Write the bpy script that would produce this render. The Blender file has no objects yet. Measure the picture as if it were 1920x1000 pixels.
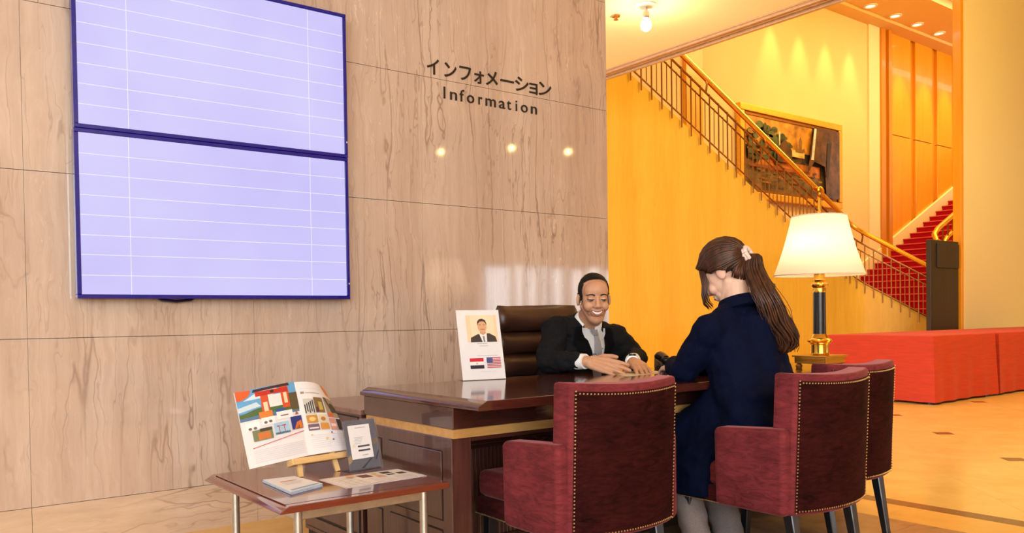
import bpy, bmesh, math, random
from math import sin, cos, pi, radians as rad
from mathutils import Vector as V, Matrix, Euler, Quaternion, noise
from mathutils.bvhtree import BVHTree

random.seed(7)
SC = bpy.context.scene
COL = SC.collection

# ------------------------------------------------------------------ camera
cd = bpy.data.cameras.new('camera'); cam = bpy.data.objects.new('camera', cd); COL.objects.link(cam)
YAW, PIT, ROL = rad(52.505), rad(-1.170), rad(-0.779)
Fw = V((cos(YAW)*cos(PIT), sin(YAW)*cos(PIT), sin(PIT)))
R0 = V((sin(YAW), -cos(YAW), 0)); U0 = R0.cross(Fw)
Rt = R0*cos(ROL) + U0*sin(ROL); Up = U0*cos(ROL) - R0*sin(ROL)
cam.matrix_world = Matrix(((Rt.x, Up.x, -Fw.x, 0), (Rt.y, Up.y, -Fw.y, 0), (Rt.z, Up.z, -Fw.z, 0.917), (0, 0, 0, 1)))
cd.sensor_width = 36; cd.lens = 1582.25/1920*36; cd.shift_y = 128/1920; cd.clip_end = 200; cd.clip_start = .05
SC.camera = cam

# ------------------------------------------------------------------ exposure, world, large lights
SC.view_settings.view_transform = 'Standard'; SC.view_settings.look = 'None'
SC.view_settings.gamma = 1; SC.view_settings.use_curve_mapping = False
SC.view_settings.exposure = 0.0
SC.cycles.max_bounces = 8; SC.cycles.diffuse_bounces = 4; SC.cycles.glossy_bounces = 4
SC.cycles.transparent_max_bounces = 8; SC.cycles.caustics_reflective = False; SC.cycles.caustics_refractive = False
SC.cycles.sample_clamp_indirect = 6
w = bpy.data.worlds.new('daylight'); SC.world = w; w.use_nodes = True
w.node_tree.nodes['Background'].inputs[0].default_value = (0.86, 0.93, 1.0, 1)
w.node_tree.nodes['Background'].inputs[1].default_value = 7

def lamp(name, kind, loc, energy, col, size=.2, size_y=None, target=None, angle=None, blend=.5):
    d = bpy.data.lights.new(name, kind); d.energy = energy; d.color = col
    if kind == 'AREA':
        d.size = size
        if size_y: d.shape = 'RECTANGLE'; d.size_y = size_y
    else: d.shadow_soft_size = size
    if kind == 'SPOT': d.spot_size = rad(angle or 60); d.spot_blend = blend
    o = bpy.data.objects.new(name, d); COL.objects.link(o); o.location = loc
    if target is not None: o.rotation_euler = (V(target)-V(loc)).to_track_quat('-Z', 'Y').to_euler()
    return o
NEUT = (1.0, .93, .86); WARM = (1.0, .74, .25); AMB = (1.0, .72, .26)
# unseen daylight-coloured panels, added behind and beside the camera to brighten the wall
lamp('window_daylight', 'AREA', (-3.2, -5.5, 2.2), 540, (.80, .93, 1.0), 7, 2.6, (1.8, 4, .9))
lamp('window_daylight', 'AREA', (-3.7, .8, 1.9), 70, (.80, .93, 1.0), 4.0, 2.4, (1.5, 3.0, .8))
# unseen neutral fill lamps added around the camera, standing in for chandeliers
for x, y, e in ((.3, .4, 13), (-.6, 1.9, 7), (.4, -1.6, 44), (-1.5, -.5, 16), (.4, -3.8, 110)):
    lamp('chandelier_or_fill_light', 'POINT', (x, y, 2.95), e, (1.0, .96, .92), .12)
# tungsten light in the stair hall
lamp('stair_hall_light', 'AREA', (9.2, 1.6, 6.7), 560, WARM, 4.5, 4.5, (9.2, 3.0, 0))
lamp('stair_hall_light', 'AREA', (15.5, 6.4, 6.8), 420, AMB, 8, 2.0, (15.5, 8.2, 2.2))
lamp('stair_hall_light', 'POINT', (7.4, 4.2, 2.9), 10, WARM, .25)
for p in ((5.2, .8, 2.62), (5.6, 1.2, 2.56), (5.0, -.2, 2.72)): lamp('chandelier_or_fill_light', 'POINT', p, 1.8, WARM, .02)

# ------------------------------------------------------------------ materials
def lin(c):
    f = lambda u: (u/255/12.92) if u/255 <= .04045 else ((u/255+.055)/1.055)**2.4
    return (f(c[0]), f(c[1]), f(c[2]), 1)
class NT:
    def __init__(s, name):
        s.m = bpy.data.materials.new(name); s.m.use_nodes = True; s.t = s.m.node_tree; s.n = s.t.nodes; s.l = s.t.links
        s.b = s.n['Principled BSDF']; s.out = s.n['Material Output']
    def new(s, kind, **k):
        n = s.n.new(kind)
        for a, v in k.items():
            if a.startswith('_'): n.inputs[a[1:].replace('_', ' ')].default_value = v
            else: setattr(n, a, v)
        return n
    def link(s, a, b): s.l.new(a, b)
    def noise(s, vec, scale, detail=3, rough=.55, dist=0):
        n = s.new('ShaderNodeTexNoise'); n.inputs['Scale'].default_value = scale; n.inputs['Detail'].default_value = detail
        n.inputs['Roughness'].default_value = rough; n.inputs['Distortion'].default_value = dist
        if vec is not None: s.link(vec, n.inputs['Vector'])
        return n.outputs[0]
    def map(s, src, scale=(1, 1, 1), loc=(0, 0, 0), rot=(0, 0, 0)):
        n = s.new('ShaderNodeMapping'); n.inputs['Scale'].default_value = scale; n.inputs['Location'].default_value = loc; n.inputs['Rotation'].default_value = rot
        s.link(src, n.inputs['Vector']); return n.outputs[0]
    def ramp(s, fac, stops):
        n = s.new('ShaderNodeValToRGB'); e = n.color_ramp.elements
        while len(e) < len(stops): e.new(.5)
        for i, (p, c) in enumerate(stops):
            e[i].position = p; e[i].color = c if len(c) == 4 else (*c, 1)
        s.link(fac, n.inputs[0]); return n.outputs[0]
    def mix(s, fac, a, b, mode='MIX'):
        n = s.new('ShaderNodeMix'); n.data_type = 'RGBA'; n.blend_type = mode
        for sock, val in ((n.inputs[0], fac), (n.inputs[6], a), (n.inputs[7], b)):
            if isinstance(val, (int, float)): sock.default_value = val
            elif isinstance(val, tuple): sock.default_value = val
            else: s.link(val, sock)
        return n.outputs[2]
    def math(s, op, a, b=None):
        n = s.new('ShaderNodeMath', operation=op)
        for i, val in enumerate((a, b)):
            if val is None: continue
            if isinstance(val, (int, float)): n.inputs[i].default_value = val
            else: s.link(val, n.inputs[i])
        return n.outputs[0]
    def col(s, c):
        if isinstance(c, tuple): s.b.inputs['Base Color'].default_value = c
        else: s.link(c, s.b.inputs['Base Color'])
    def bump(s, h, strength=.2, dist=.01):
        n = s.new('ShaderNodeBump'); n.inputs['Strength'].default_value = strength; n.inputs['Distance'].default_value = dist
        s.link(h, n.inputs['Height']); s.link(n.outputs[0], s.b.inputs['Normal'])
    def set(s, **k):
        for a, v in k.items(): s.b.inputs[a.replace('_', ' ')].default_value = v
    def pos(s): return s.new('ShaderNodeNewGeometry').outputs['Position']
    def obj(s): return s.new('ShaderNodeTexCoord').outputs['Object']

def M(name, c, rough=.5, metal=0, scale=30, amt=.12, bump=0, **k):
    n = NT(name); n.set(Roughness=rough, Metallic=metal, **k)
    base = lin(c); nz = n.noise(n.obj(), scale, 3)
    lo = tuple(max(0, v*(1-amt)) for v in base[:3])+(1,); hi = tuple(min(1, v*(1+amt)) for v in base[:3])+(1,)
    n.col(n.ramp(nz, [(.3, lo), (.7, hi)]))
    if bump: n.bump(nz, bump, .004)
    return n.m
def marble(name, dark, mid, light, vein, horizontal=False, rough=.055, veinamt=.75, vs=1.0, specks=True):
    n = NT(name); p = n.pos()
    # veins run along z on the wall, along x on the base course
    s1 = (1.0, 1.0, .055) if not horizontal else (.14, .14, 1.0)
    wv = n.noise(n.map(p, (1.6, 1.6, 1.1)), 1.6, 4, .6)
    wn = n.new('ShaderNodeVectorMath', operation='MULTIPLY_ADD')
    cmb = n.new('ShaderNodeCombineXYZ'); n.link(wv, cmb.inputs[0]); n.link(wv, cmb.inputs[1])
    if horizontal: n.link(wv, cmb.inputs[2])
    n.link(cmb.outputs[0], wn.inputs[0]); wn.inputs[1].default_value = (.13, .13, .10); n.link(p, wn.inputs[2])
    q = wn.outputs[0]
    cloud = n.noise(n.map(q, tuple(a*3.2 for a in s1)), 1.0, 5, .6)
    fine = n.noise(n.map(q, tuple(a*26 for a in s1)), 1.0, 4, .7)
    c1 = n.ramp(cloud, [(.3, dark), (.5, mid), (.72, light)])
    c1 = n.mix(.45, c1, n.ramp(fine, [(.32, dark), (.52, mid), (.7, light)]))
    def veins(sc, width, loc):
        v = n.noise(n.map(q, tuple(a*sc for a in s1), loc), 1.0, 2, .5)
        d = n.math('ABSOLUTE', n.math('SUBTRACT', v, .5))
        return n.ramp(d, [(0, (1, 1, 1, 1)), (width, (0, 0, 0, 1))])
    mask = n.ramp(n.noise(n.map(p, (1.3, 1.3, .9), (4, 1, 2)), 1.2, 2), [(.4, (.12, .12, .12, 1)), (.62, (1, 1, 1, 1))])
    v = n.math('MAXIMUM', veins(6*vs, .009, (3, 0, 0)), n.math('MULTIPLY', veins(19*vs, .018, (9, 2, 5)), .6))
    v = n.math('MULTIPLY', n.math('MULTIPLY', v, mask), veinamt)
    c2 = n.mix(v, c1, vein)
    if specks:
        sp = n.noise(n.map(q, (60, 60, 14) if not horizontal else (14, 14, 60)), 1.0, 3, .7)
        zone = n.ramp(n.noise(n.map(p, (2.2, 2.2, .25), (1, 7, 0)), 1.0, 2), [(.5, (0, 0, 0, 1)), (.68, (1, 1, 1, 1))])
        spk = n.math('MULTIPLY', n.ramp(sp, [(.62, (0, 0, 0, 1)), (.70, (.7, .7, .7, 1))]), zone)
        c2 = n.mix(spk, c2, tuple(min(1, a*1.25) for a in light[:3])+(1,))
    n.col(c2); n.set(Roughness=rough); n.b.inputs['Specular IOR Level'].default_value = .85
    return n.m
m_marble = marble('travertine_marble', lin((184, 158, 142)), lin((204, 181, 167)), lin((222, 202, 189)), lin((128, 98, 82)))
m_marble_h = marble('travertine_base', lin((190, 162, 140)), lin((210, 184, 162)), lin((224, 200, 180)), lin((132, 102, 84)), horizontal=True)
m_gold_marble = marble('golden_marble', lin((224, 176, 70)), lin((233, 189, 80)), lin((240, 200, 92)), lin((196, 144, 54)), veinamt=.25, specks=False, rough=.14, vs=.6)

m_foot_marble = marble('golden_marble_foot', lin((224, 176, 70)), lin((233, 189, 80)), lin((240, 200, 92)), lin((196, 144, 54)), veinamt=.25, specks=False, rough=.4, vs=.6); m_foot_marble.node_tree.nodes['Principled BSDF'].inputs['Specular IOR Level'].default_value = .3

def wood(name, dark, light, rough=.22, coat=.6, scale=1.0, axis='x'):
    n = NT(name); p = n.pos()
    sc = {'x': (2*scale, 22*scale, 22*scale), 'y': (22*scale, 2*scale, 22*scale), 'z': (22*scale, 22*scale, 2*scale)}[axis]
    g = n.noise(n.map(p, sc), 1.6, 5, .65, .6)
    n.col(n.ramp(g, [(.28, lin(dark)), (.72, lin(light))])); n.set(Roughness=rough, Coat_Weight=coat, Coat_Roughness=.06)
    return n.m
m_wood = wood('dark_mahogany', (50, 24, 20), (80, 42, 33), coat=.7)
m_woodside = wood('dark_mahogany_side', (58, 30, 26), (92, 54, 46), .3, .4, axis='z')
m_top = wood('polished_mahogany_top', (58, 24, 19), (86, 40, 31), .14, .45)
m_band = wood('gilt_inlay', (176, 128, 70), (206, 158, 96), .35, .2)
m_tabletop = wood('rosewood_tabletop', (98, 38, 28), (132, 58, 40), .14, .9)
m_pale_wood = wood('pale_beech', (214, 172, 112), (234, 198, 142), .5, 0, 2)
m_groove = M('dark_groove', (26, 12, 10), .6)
m_reed = wood('reeded_mahogany', (56, 24, 16), (88, 44, 28), .3, .5, axis='z')

def velvet(name, c, sheen=.5, spread=.35):
    n = NT(name); p = n.obj()
    nz = n.noise(n.map(p, (14, 14, 52)), 1.0, 5, .7, 1.4); n2 = n.noise(p, 7, 3)
    b = lin(c); lo = tuple(v*(1-spread) for v in b[:3])+(1,); hi = tuple(min(1, v*(1+spread)) for v in b[:3])+(1,)
    n.col(n.ramp(n.mix(.4, nz, n2), [(.34, lo), (.66, hi)])); n.set(Roughness=.85, Sheen_Weight=sheen, Sheen_Roughness=.35)
    n.b.inputs['Sheen Tint'].default_value = lin((225, 150, 150)); n.b.inputs['Specular IOR Level'].default_value = .15
    n.bump(nz, .25, .003); return n.m
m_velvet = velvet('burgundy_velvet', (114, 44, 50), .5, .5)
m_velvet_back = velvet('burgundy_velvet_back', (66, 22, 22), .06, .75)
m_nail = M('antique_brass_nail', (214, 188, 150), .25, .9)
m_black_wood = M('black_lacquered_wood', (26, 27, 32), .3, 0, Coat_Weight=.3)
m_brass = M('polished_brass', (226, 176, 74), .18, 1.0, 8, .06)
m_rail_brass = M('brass_rail', (236, 186, 70), .25, .85, 8, .06)
m_bronze = M('bronze_bar', (150, 96, 40), .35, .6)
m_metal = M('brushed_nickel', (198, 194, 184), .3, .85)
m_leather = NT('brown_leather'); _n = m_leather.noise(m_leather.obj(), 120, 3); m_leather.col(m_leather.ramp(m_leather.noise(m_leather.obj(), 6, 4), [(.3, lin((46, 26, 20))), (.7, lin((72, 44, 34)))])); m_leather.set(Roughness=.34); m_leather.bump(_n, .15, .002); m_leather = m_leather.m
m_black = M('black_plastic', (22, 22, 24), .35)
m_white_paper = M('white_paper', (236, 234, 240), .7, amt=.02)
m_white = M('white_plastic', (232, 230, 228), .4, amt=.02)
m_navy_bezel = M('navy_gloss_bezel', (6, 16, 140), .25, 0, Coat_Weight=.5)
m_darkcase = M('dark_blue_case', (16, 20, 66), .4)
def emit(name, c, s):
    n = NT(name); n.col((0.02, .02, .02, 1)); n.set(Roughness=.15)
    n.b.inputs['Emission Color'].default_value = lin(c); n.b.inputs['Emission Strength'].default_value = s; return n.m
def screen_mat():
    n = NT('lit_screen'); n.col((.01, .01, .015, 1)); n.set(Roughness=.12)
    nz = n.noise(n.map(n.pos(), (2, 2, 2)), 1.0, 2)
    c = n.ramp(nz, [(.3, lin((198, 192, 248))), (.7, lin((210, 206, 252)))])
    n.link(c, n.b.inputs['Emission Color']); n.b.inputs['Emission Strength'].default_value = 1.0; return n.m
m_screen = screen_mat(); m_line = emit('screen_rule', (244, 242, 250), 1.0)
m_bulb = emit('lit_bulb', (255, 244, 214), 4.0); m_down = emit('lit_downlight', (255, 236, 180), 2.2)
m_cove = emit('lit_cove', (255, 244, 220), 2.6)
m_ceiling = M('lobby_ceiling_paint', (240, 220, 186), .8, amt=.02)
m_atr_ceiling = M('atrium_ceiling_paint', (236, 196, 130), .7, amt=.02)
m_trim = M('bronze_trim', (186, 146, 110), .35, .2)
def cloth_wall(name, c, sc=(90, 90, 240), amt=.08, rough=.8):
    n = NT(name); p = n.pos(); nz = n.noise(n.map(p, sc), 1, 3); b = lin(c)
    big = n.noise(n.map(p, (.6, .6, .3)), 1, 2)
    n.col(n.ramp(n.mix(.3, nz, big), [(.3, tuple(v*(1-amt) for v in b[:3])+(1,)), (.7, tuple(min(1, v*(1+amt)) for v in b[:3])+(1,))]))
    n.set(Roughness=rough); n.bump(nz, .15, .003); return n.m
m_fabric = cloth_wall('woven_wallcovering', (236, 206, 146))
m_fabric2 = cloth_wall('pillar_wallcovering', (240, 226, 180), (40, 40, 160))
m_panel = wood('honey_veneer', (226, 152, 16), (240, 168, 26), .3, .4, .3, 'z')
m_panel_trim = wood('honey_veneer_trim', (204, 132, 20), (220, 146, 28), .35, .3, .3, 'z')
m_nosing = velvet('lit_red_nosing', (214, 84, 84), .3, .1)  # paler red paints in the light caught along the carpeted step edges
m_carpet = velvet('red_carpet', (172, 14, 32), .2, .12)
def drape():
    n = NT('orange_red_cloth'); p = n.pos()
    nz = n.noise(n.map(p, (6, 6, 70)), 1, 4); b = lin((182, 46, 8))
    n.col(n.ramp(nz, [(.3, tuple(v*.86 for v in b[:3])+(1,)), (.7, tuple(min(1, v*1.12) for v in b[:3])+(1,))])); n.set(Roughness=.8, Sheen_Weight=.04)
    n.bump(nz, .3, .003); return n.m
m_drape = drape()
def stone(name, a, b, rough=.16, sc=3.0):
    n = NT(name); p = n.pos(); oi = n.new('ShaderNodeObjectInfo').outputs['Random']
    q = n.new('ShaderNodeVectorMath', operation='MULTIPLY_ADD'); cx = n.new('ShaderNodeCombineXYZ'); n.link(oi, cx.inputs[0]); n.link(oi, cx.inputs[1])
    n.link(cx.outputs[0], q.inputs[0]); q.inputs[1].default_value = (17, 9, 3); n.link(p, q.inputs[2])
    nz = n.noise(q.outputs[0], sc, 6, .6, .8)
    c = n.ramp(nz, [(.3, lin(a)), (.7, lin(b))])
    n.col(n.mix(n.math('MULTIPLY', oi, .12), c, lin(a))); n.set(Roughness=rough); return n.m
m_cream = stone('cream_stone', (228, 192, 118), (243, 211, 138), .15)
m_inset = stone('brown_stone', (112, 84, 58), (140, 108, 78), .2)
m_brown = stone('tan_brown_stone', (150, 116, 86), (184, 146, 110), .25, 5)
m_gold_floor = stone('gold_stone', (230, 180, 96), (244, 200, 120), .2)
m_grout = M('grout', (170, 136, 92), .7)
m_letter = M('black_lettering', (36, 24, 22), .4)

# ------------------------------------------------------------------ mesh helpers
def finish(bm, name, mats, smooth=True, angle=35):
    bmesh.ops.recalc_face_normals(bm, faces=bm.faces[:])
    me = bpy.data.meshes.new(name); bm.to_mesh(me); bm.free()
    for m in (mats if isinstance(mats, (list, tuple)) else [mats]): me.materials.append(m)
    if smooth:
        me.shade_smooth()
        if angle: me.set_sharp_from_angle(angle=rad(angle))
    return me
def wm(o):
    m = o.matrix_basis.copy()
    while o.parent: o = o.parent; m = o.matrix_basis @ m
    return m
def part(name, bm, mats, parent=None, world=False, smooth=True, angle=35, kind=None, label=None):
    if world and parent is not None: bm.transform(wm(parent).inverted())
    me = bm if isinstance(bm, bpy.types.Mesh) else finish(bm, name, mats, smooth, angle)
    o = bpy.data.objects.new(name, me); COL.objects.link(o)
    if smooth and angle and len(me.polygons) < 4000:
        wn_ = o.modifiers.new('weighted', 'WEIGHTED_NORMAL'); wn_.keep_sharp = True; wn_.weight = 90
    if parent is not None: o.parent = parent
    if kind: o['kind'] = kind
    if label: o['label'] = label
    return o
def tag(o, label, cat, group=None):
    o['label'] = label; o['category'] = cat
    if group: o['group'] = group
    return o
def thing(name, label, cat, loc=(0, 0, 0), rz=0, group=None):
    o = bpy.data.objects.new(name, None); COL.objects.link(o); o.location = loc; o.rotation_euler = (0, 0, rz)
    o.empty_display_size = .1
    return tag(o, label, cat, group)
def struct(name, bm, mats, **k):
    return part(name, bm, mats, kind='structure', **k)
def dup(root, loc, rz, label, group=None):
    r = root.copy(); COL.objects.link(r); r.location = loc; r.rotation_euler = (0, 0, rz); r['label'] = label
    if group: r['group'] = group
    for ch in root.children:
        c = ch.copy(); COL.objects.link(c); c.parent = r
        for g in ch.children:
            d = g.copy(); COL.objects.link(d); d.parent = c
    return r
def B(): return bmesh.new()
def bevel(bm, width, seg=2, angle=30, edges=None):
    bmesh.ops.recalc_face_normals(bm, faces=bm.faces[:]); bm.normal_update()
    if edges is None:
        edges = [e for e in bm.edges if len(e.link_faces) == 2 and e.calc_face_angle(0) > rad(angle)]
    if edges: bmesh.ops.bevel(bm, geom=edges, offset=width, segments=seg, affect='EDGES', profile=.5)
    return bm
def box(bm, x0, x1, y0, y1, z0, z1, bev=0, seg=2):
    t = B() if bev else bm
    v = [t.verts.new((x, y, z)) for z in (z0, z1) for x, y in ((x0, y0), (x1, y0), (x1, y1), (x0, y1))]
    for f in ((3, 2, 1, 0), (4, 5, 6, 7), (0, 1, 5, 4), (1, 2, 6, 5), (2, 3, 7, 6), (3, 0, 4, 7)): t.faces.new([v[i] for i in f])
    if bev: bevel(t, bev, seg); merge(bm, t)
    return bm
def merge(bm, t, mat=None):
    if mat is not None: t.transform(mat)
    me = bpy.data.meshes.new('_t'); t.to_mesh(me); t.free(); bm.from_mesh(me); bpy.data.meshes.remove(me); return bm
def prism(bm, pts, z0, z1, bev=0, seg=2):
    t = B(); lo = [t.verts.new((x, y, z0)) for x, y in pts]; hi = [t.verts.new((x, y, z1)) for x, y in pts]; n = len(pts)
    t.faces.new(lo[::-1]); t.faces.new(hi)
    for i in range(n): t.faces.new((lo[i], lo[(i+1) % n], hi[(i+1) % n], hi[i]))
    if bev: bevel(t, bev, seg, 40)
    return merge(bm, t)
def xz_prism(bm, pts, y0, y1, bev=0):
    t = B(); prism(t, [(x, z) for x, z in pts], y0, y1, bev)
    t.transform(Matrix(((1, 0, 0, 0), (0, 0, 1, 0), (0, 1, 0, 0), (0, 0, 0, 1)))); return merge(bm, t)
def frame_from(d):
    d = d.normalized(); a = V((0, 0, 1)) if abs(d.z) < .9 else V((1, 0, 0))
    u = d.cross(a).normalized(); return u, d.cross(u).normalized()
def tube(bm, pts, r, seg=8, caps=True, ry=None):
    pts = [V(p) for p in pts]; n = len(pts); rr = r if isinstance(r, (list, tuple)) else [r]*n
    rings = []; u = None
    for i, p in enumerate(pts):
        d = (pts[min(i+1, n-1)]-pts[max(i-1, 0)]).normalized()
        if u is None: u, v = frame_from(d)
        else:
            u = (u-d*u.dot(d)).normalized(); v = d.cross(u)
        rings.append([bm.verts.new(p+(u*cos(2*pi*k/seg)+v*sin(2*pi*k/seg)*(ry or 1))*rr[i]) for k in range(seg)])
    for a, b in zip(rings, rings[1:]):
        for k in range(seg): bm.faces.new((a[k], a[(k+1) % seg], b[(k+1) % seg], b[k]))
    if caps: bm.faces.new(rings[0][::-1]); bm.faces.new(rings[-1])
    return bm
def lathe(bm, prof, seg=32, loc=(0, 0, 0), closed=True):
    rings = []
    for r, z in prof:
        if r < 1e-5: rings.append([bm.verts.new((loc[0], loc[1], loc[2]+z))])
        else: rings.append([bm.verts.new((loc[0]+r*cos(2*pi*k/seg), loc[1]+r*sin(2*pi*k/seg), loc[2]+z)) for k in range(seg)])
    for a, b in zip(rings, rings[1:]):
        for k in range(seg):
            if len(a) == 1 and len(b) == 1: continue
            if len(a) == 1: bm.faces.new((a[0], b[(k+1) % seg], b[k]))
            elif len(b) == 1: bm.faces.new((a[k], a[(k+1) % seg], b[0]))
            else: bm.faces.new((a[k], a[(k+1) % seg], b[(k+1) % seg], b[k]))
    if closed:
        if len(rings[0]) > 1: bm.faces.new(rings[0][::-1])
        if len(rings[-1]) > 1: bm.faces.new(rings[-1])
    return bm
def cap(bm, p1, p2, r1, r2, seg=16, hr=4):
    p1, p2 = V(p1), V(p2); d = (p2-p1)
    d = d.normalized() if d.length > 1e-6 else V((0, 0, 1)); u, v = frame_from(d); rings = []
    st = [(p1-d*r1*cos(a), r1*sin(a)) for a in [pi/2*k/hr for k in range(hr+1)]] + [(p2+d*r2*sin(a), r2*cos(a)) for a in [pi/2*k/hr for k in range(hr+1)]]
    for c, r in st:
        if r < 1e-6: rings.append([bm.verts.new(c)])
        else: rings.append([bm.verts.new(c+(u*cos(2*pi*k/seg)+v*sin(2*pi*k/seg))*r) for k in range(seg)])
    for a, b in zip(rings, rings[1:]):
        for k in range(seg):
            if len(a) == 1: bm.faces.new((a[0], b[(k+1) % seg], b[k]))
            elif len(b) == 1: bm.faces.new((a[k], a[(k+1) % seg], b[0]))
            else: bm.faces.new((a[k], a[(k+1) % seg], b[(k+1) % seg], b[k]))
    return bm
def ell(bm, c, r, rot=None, seg=24, rings=16):
    t = B(); bmesh.ops.create_uvsphere(t, u_segments=seg, v_segments=rings, radius=1)
    m = Matrix.Translation(V(c)) @ ((rot.to_4x4() if rot is not None else Matrix.Identity(4))) @ Matrix.Diagonal((*r, 1))
    return merge(bm, t, m)
def remesh(bm, voxel, smooth=4, fac=.5):
    bmesh.ops.recalc_face_normals(bm, faces=bm.faces[:])
    me = bpy.data.meshes.new('_r'); bm.to_mesh(me); bm.free(); o = bpy.data.objects.new('_r', me); COL.objects.link(o)
    m = o.modifiers.new('r', 'REMESH'); m.mode = 'VOXEL'; m.voxel_size = voxel
    if smooth: s = o.modifiers.new('s', 'SMOOTH'); s.iterations = smooth; s.factor = fac
    dg = bpy.context.evaluated_depsgraph_get(); ev = o.evaluated_get(dg); me2 = bpy.data.meshes.new_from_object(ev)
    out = B(); out.from_mesh(me2); bpy.data.objects.remove(o); bpy.data.meshes.remove(me); bpy.data.meshes.remove(me2); return out
def ring_loft(bm, rings, caps=True):
    rv = [[bm.verts.new(p) for p in r] for r in rings]
    for a, b in zip(rv, rv[1:]):
        n = len(a)
        for k in range(n): bm.faces.new((a[k], a[(k+1) % n], b[(k+1) % n], b[k]))
    if caps: bm.faces.new(rv[0][::-1]); bm.faces.new(rv[-1])
    return bm
_pm = {}
def ink(c, rough=.6):
    k = (tuple(c), rough)
    if k not in _pm: _pm[k] = M('print_ink', c, rough, amt=.03) if rough < .7 else M('oil_paint', c, .25, scale=5, amt=.55)
    return _pm[k]
class Print:
    """flat printing laid on a sheet: shapes in sheet coordinates (u right, v up), layered a hair apart"""
    def __init__(s, mapf, step=.00025, rough=.6, curved=False): s.rough = rough; s.curved = curved; s.f = mapf; s.bm = B(); s.m = []; s.k = 0; s.step = step
    def mi(s, c):
        m = ink(c, s.rough)
        if m not in s.m: s.m.append(m)
        return s.m.index(m)
    def poly(s, pts, c, lift=None):
        s.k += 1; off = .0004+s.step*(min(s.k, 30) if lift is None else lift)
        t = B(); t.faces.new([t.verts.new((u, v, 0)) for u, v in pts]); i = s.mi(c)
        if s.curved:                              # follow a bent sheet: cut along u before laying it on
            lo, hi = min(p[0] for p in pts), max(p[0] for p in pts)
            for k in range(1, 14): bmesh.ops.bisect_plane(t, geom=t.verts[:]+t.edges[:]+t.faces[:], plane_co=(k/14, 0, 0), plane_no=(1, 0, 0))
            for k in range(1, 12): bmesh.ops.bisect_plane(t, geom=t.verts[:]+t.edges[:]+t.faces[:], plane_co=(0, k/12, 0), plane_no=(0, 1, 0))
        vm = {v: s.bm.verts.new(s.f(v.co.x, v.co.y, off)) for v in t.verts}
        for g in t.faces: f = s.bm.faces.new([vm[v] for v in g.verts]); f.material_index = i
        t.free()
    def rect(s, u0, v0, u1, v1, c, nu=1, lift=None):
        if s.curved: return s.poly([(u0, v0), (u1, v0), (u1, v1), (u0, v1)], c, lift)
        s.k += 1; off = .0004+s.step*(min(s.k, 14) if lift is None else lift); i = s.mi(c)
        for k in range(nu):
            a, b = u0+(u1-u0)*k/nu, u0+(u1-u0)*(k+1)/nu
            f = s.bm.faces.new([s.bm.verts.new(s.f(*p, off)) for p in ((a, v0), (b, v0), (b, v1), (a, v1))]); f.material_index = i
    def disc(s, u, v, r, c, ry=None, n=20): s.poly([(u+r*cos(2*pi*k/n), v+(ry or r)*sin(2*pi*k/n)) for k in range(n)], c)
    def done(s, parent, world=True, name='print'):
        return part(name, s.bm, s.m, parent, world=world, smooth=False)

# ================================================================== the setting
WY = 3.77
# marble wall behind the desk: backing core and single slabs with recessed joints
wall = struct('wall_left', box(B(), -6.2, 3.63, WY+.025, WY+.30, 0, 3.6), m_grout)
zs = [.195, .859, 1.518, 2.178, 2.838, 3.5]
for r in range(5):
    x = -4.2 + (0.06 if r % 2 else 0); x = 1.41 - .905*6 - (.84 if r == 3 else 0)
    xs = [-6.2]
    while x < 3.0: xs.append(x); x += .905 if r < 3 else 1.81
    for i, a in enumerate(xs):
        b = xs[i+1] if i+1 < len(xs) else 3.649
        bm = box(B(), a+.0006, b-.0006, WY, WY+.03, zs[r]+.0012, zs[r+1]-.0012)
        part('marble_slab', bm, m_marble, wall, smooth=False)
part('corner_edge', box(B(), 3.63, 3.649, WY+.03, WY+.30, 0.0, 3.5), m_marble, wall, smooth=False)
bb = struct('baseboard_left', box(B(), -4.2, 3.63, WY+.02, WY+.024, 0, .19), m_grout)
for k in range(-6, 4):
    a = .505+.905*k; b = min(a+.905, 3.649)
    part('base_slab', box(B(), a+.0008, b-.0008, WY, WY+.03, 0.0, .1940), m_marble_h, bb, smooth=False)

# floor: grout bed, tan field by the desk, gold borders, cream diagonal tiles with brown insets
floor = struct('floor', box(B(), -6, 30, -10, 12, -.12, -.004), m_grout)
def tile(name, x0, x1, y0, y1, m, z=0.0): part(name, box(B(), x0+.001, x1-.001, y0+.001, y1-.001, -.02, z), m, floor, smooth=False)
for i in range(8):
    for j in range(8):
        x0, y0 = 3.601-.6*(i+1), 3.02-.6*(j+1); tile('stone_tile', x0, x0+.6, y0, y0+.6, m_brown)
for i in range(9):
    x1 = 3.601-.9*i; tile('border_stone', x1-.9, x1, 3.02, WY+.03, m_gold_floor)
for j in range(8): tile('border_stone', 3.601, 3.878, 3.8-.9*(j+1), 3.8-.9*j, m_gold_floor)
for j in range(12): tile('dark_strip_stone', 3.878, 3.982, 3.8-.6*(j+1), 3.8-.6*j, m_inset)
D = .585*math.sqrt(2)/2
cen = (6.43, 3.06)
def clip_x(pts, x0):
    out = []
    for i, p in enumerate(pts):
        q = pts[(i+1) % len(pts)]
        if p[0] >= x0: out.append(p)
        if (p[0] >= x0) != (q[0] >= x0):
            t = (x0-p[0])/(q[0]-p[0]); out.append((x0, p[1]+t*(q[1]-p[1])))
    return out
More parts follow.
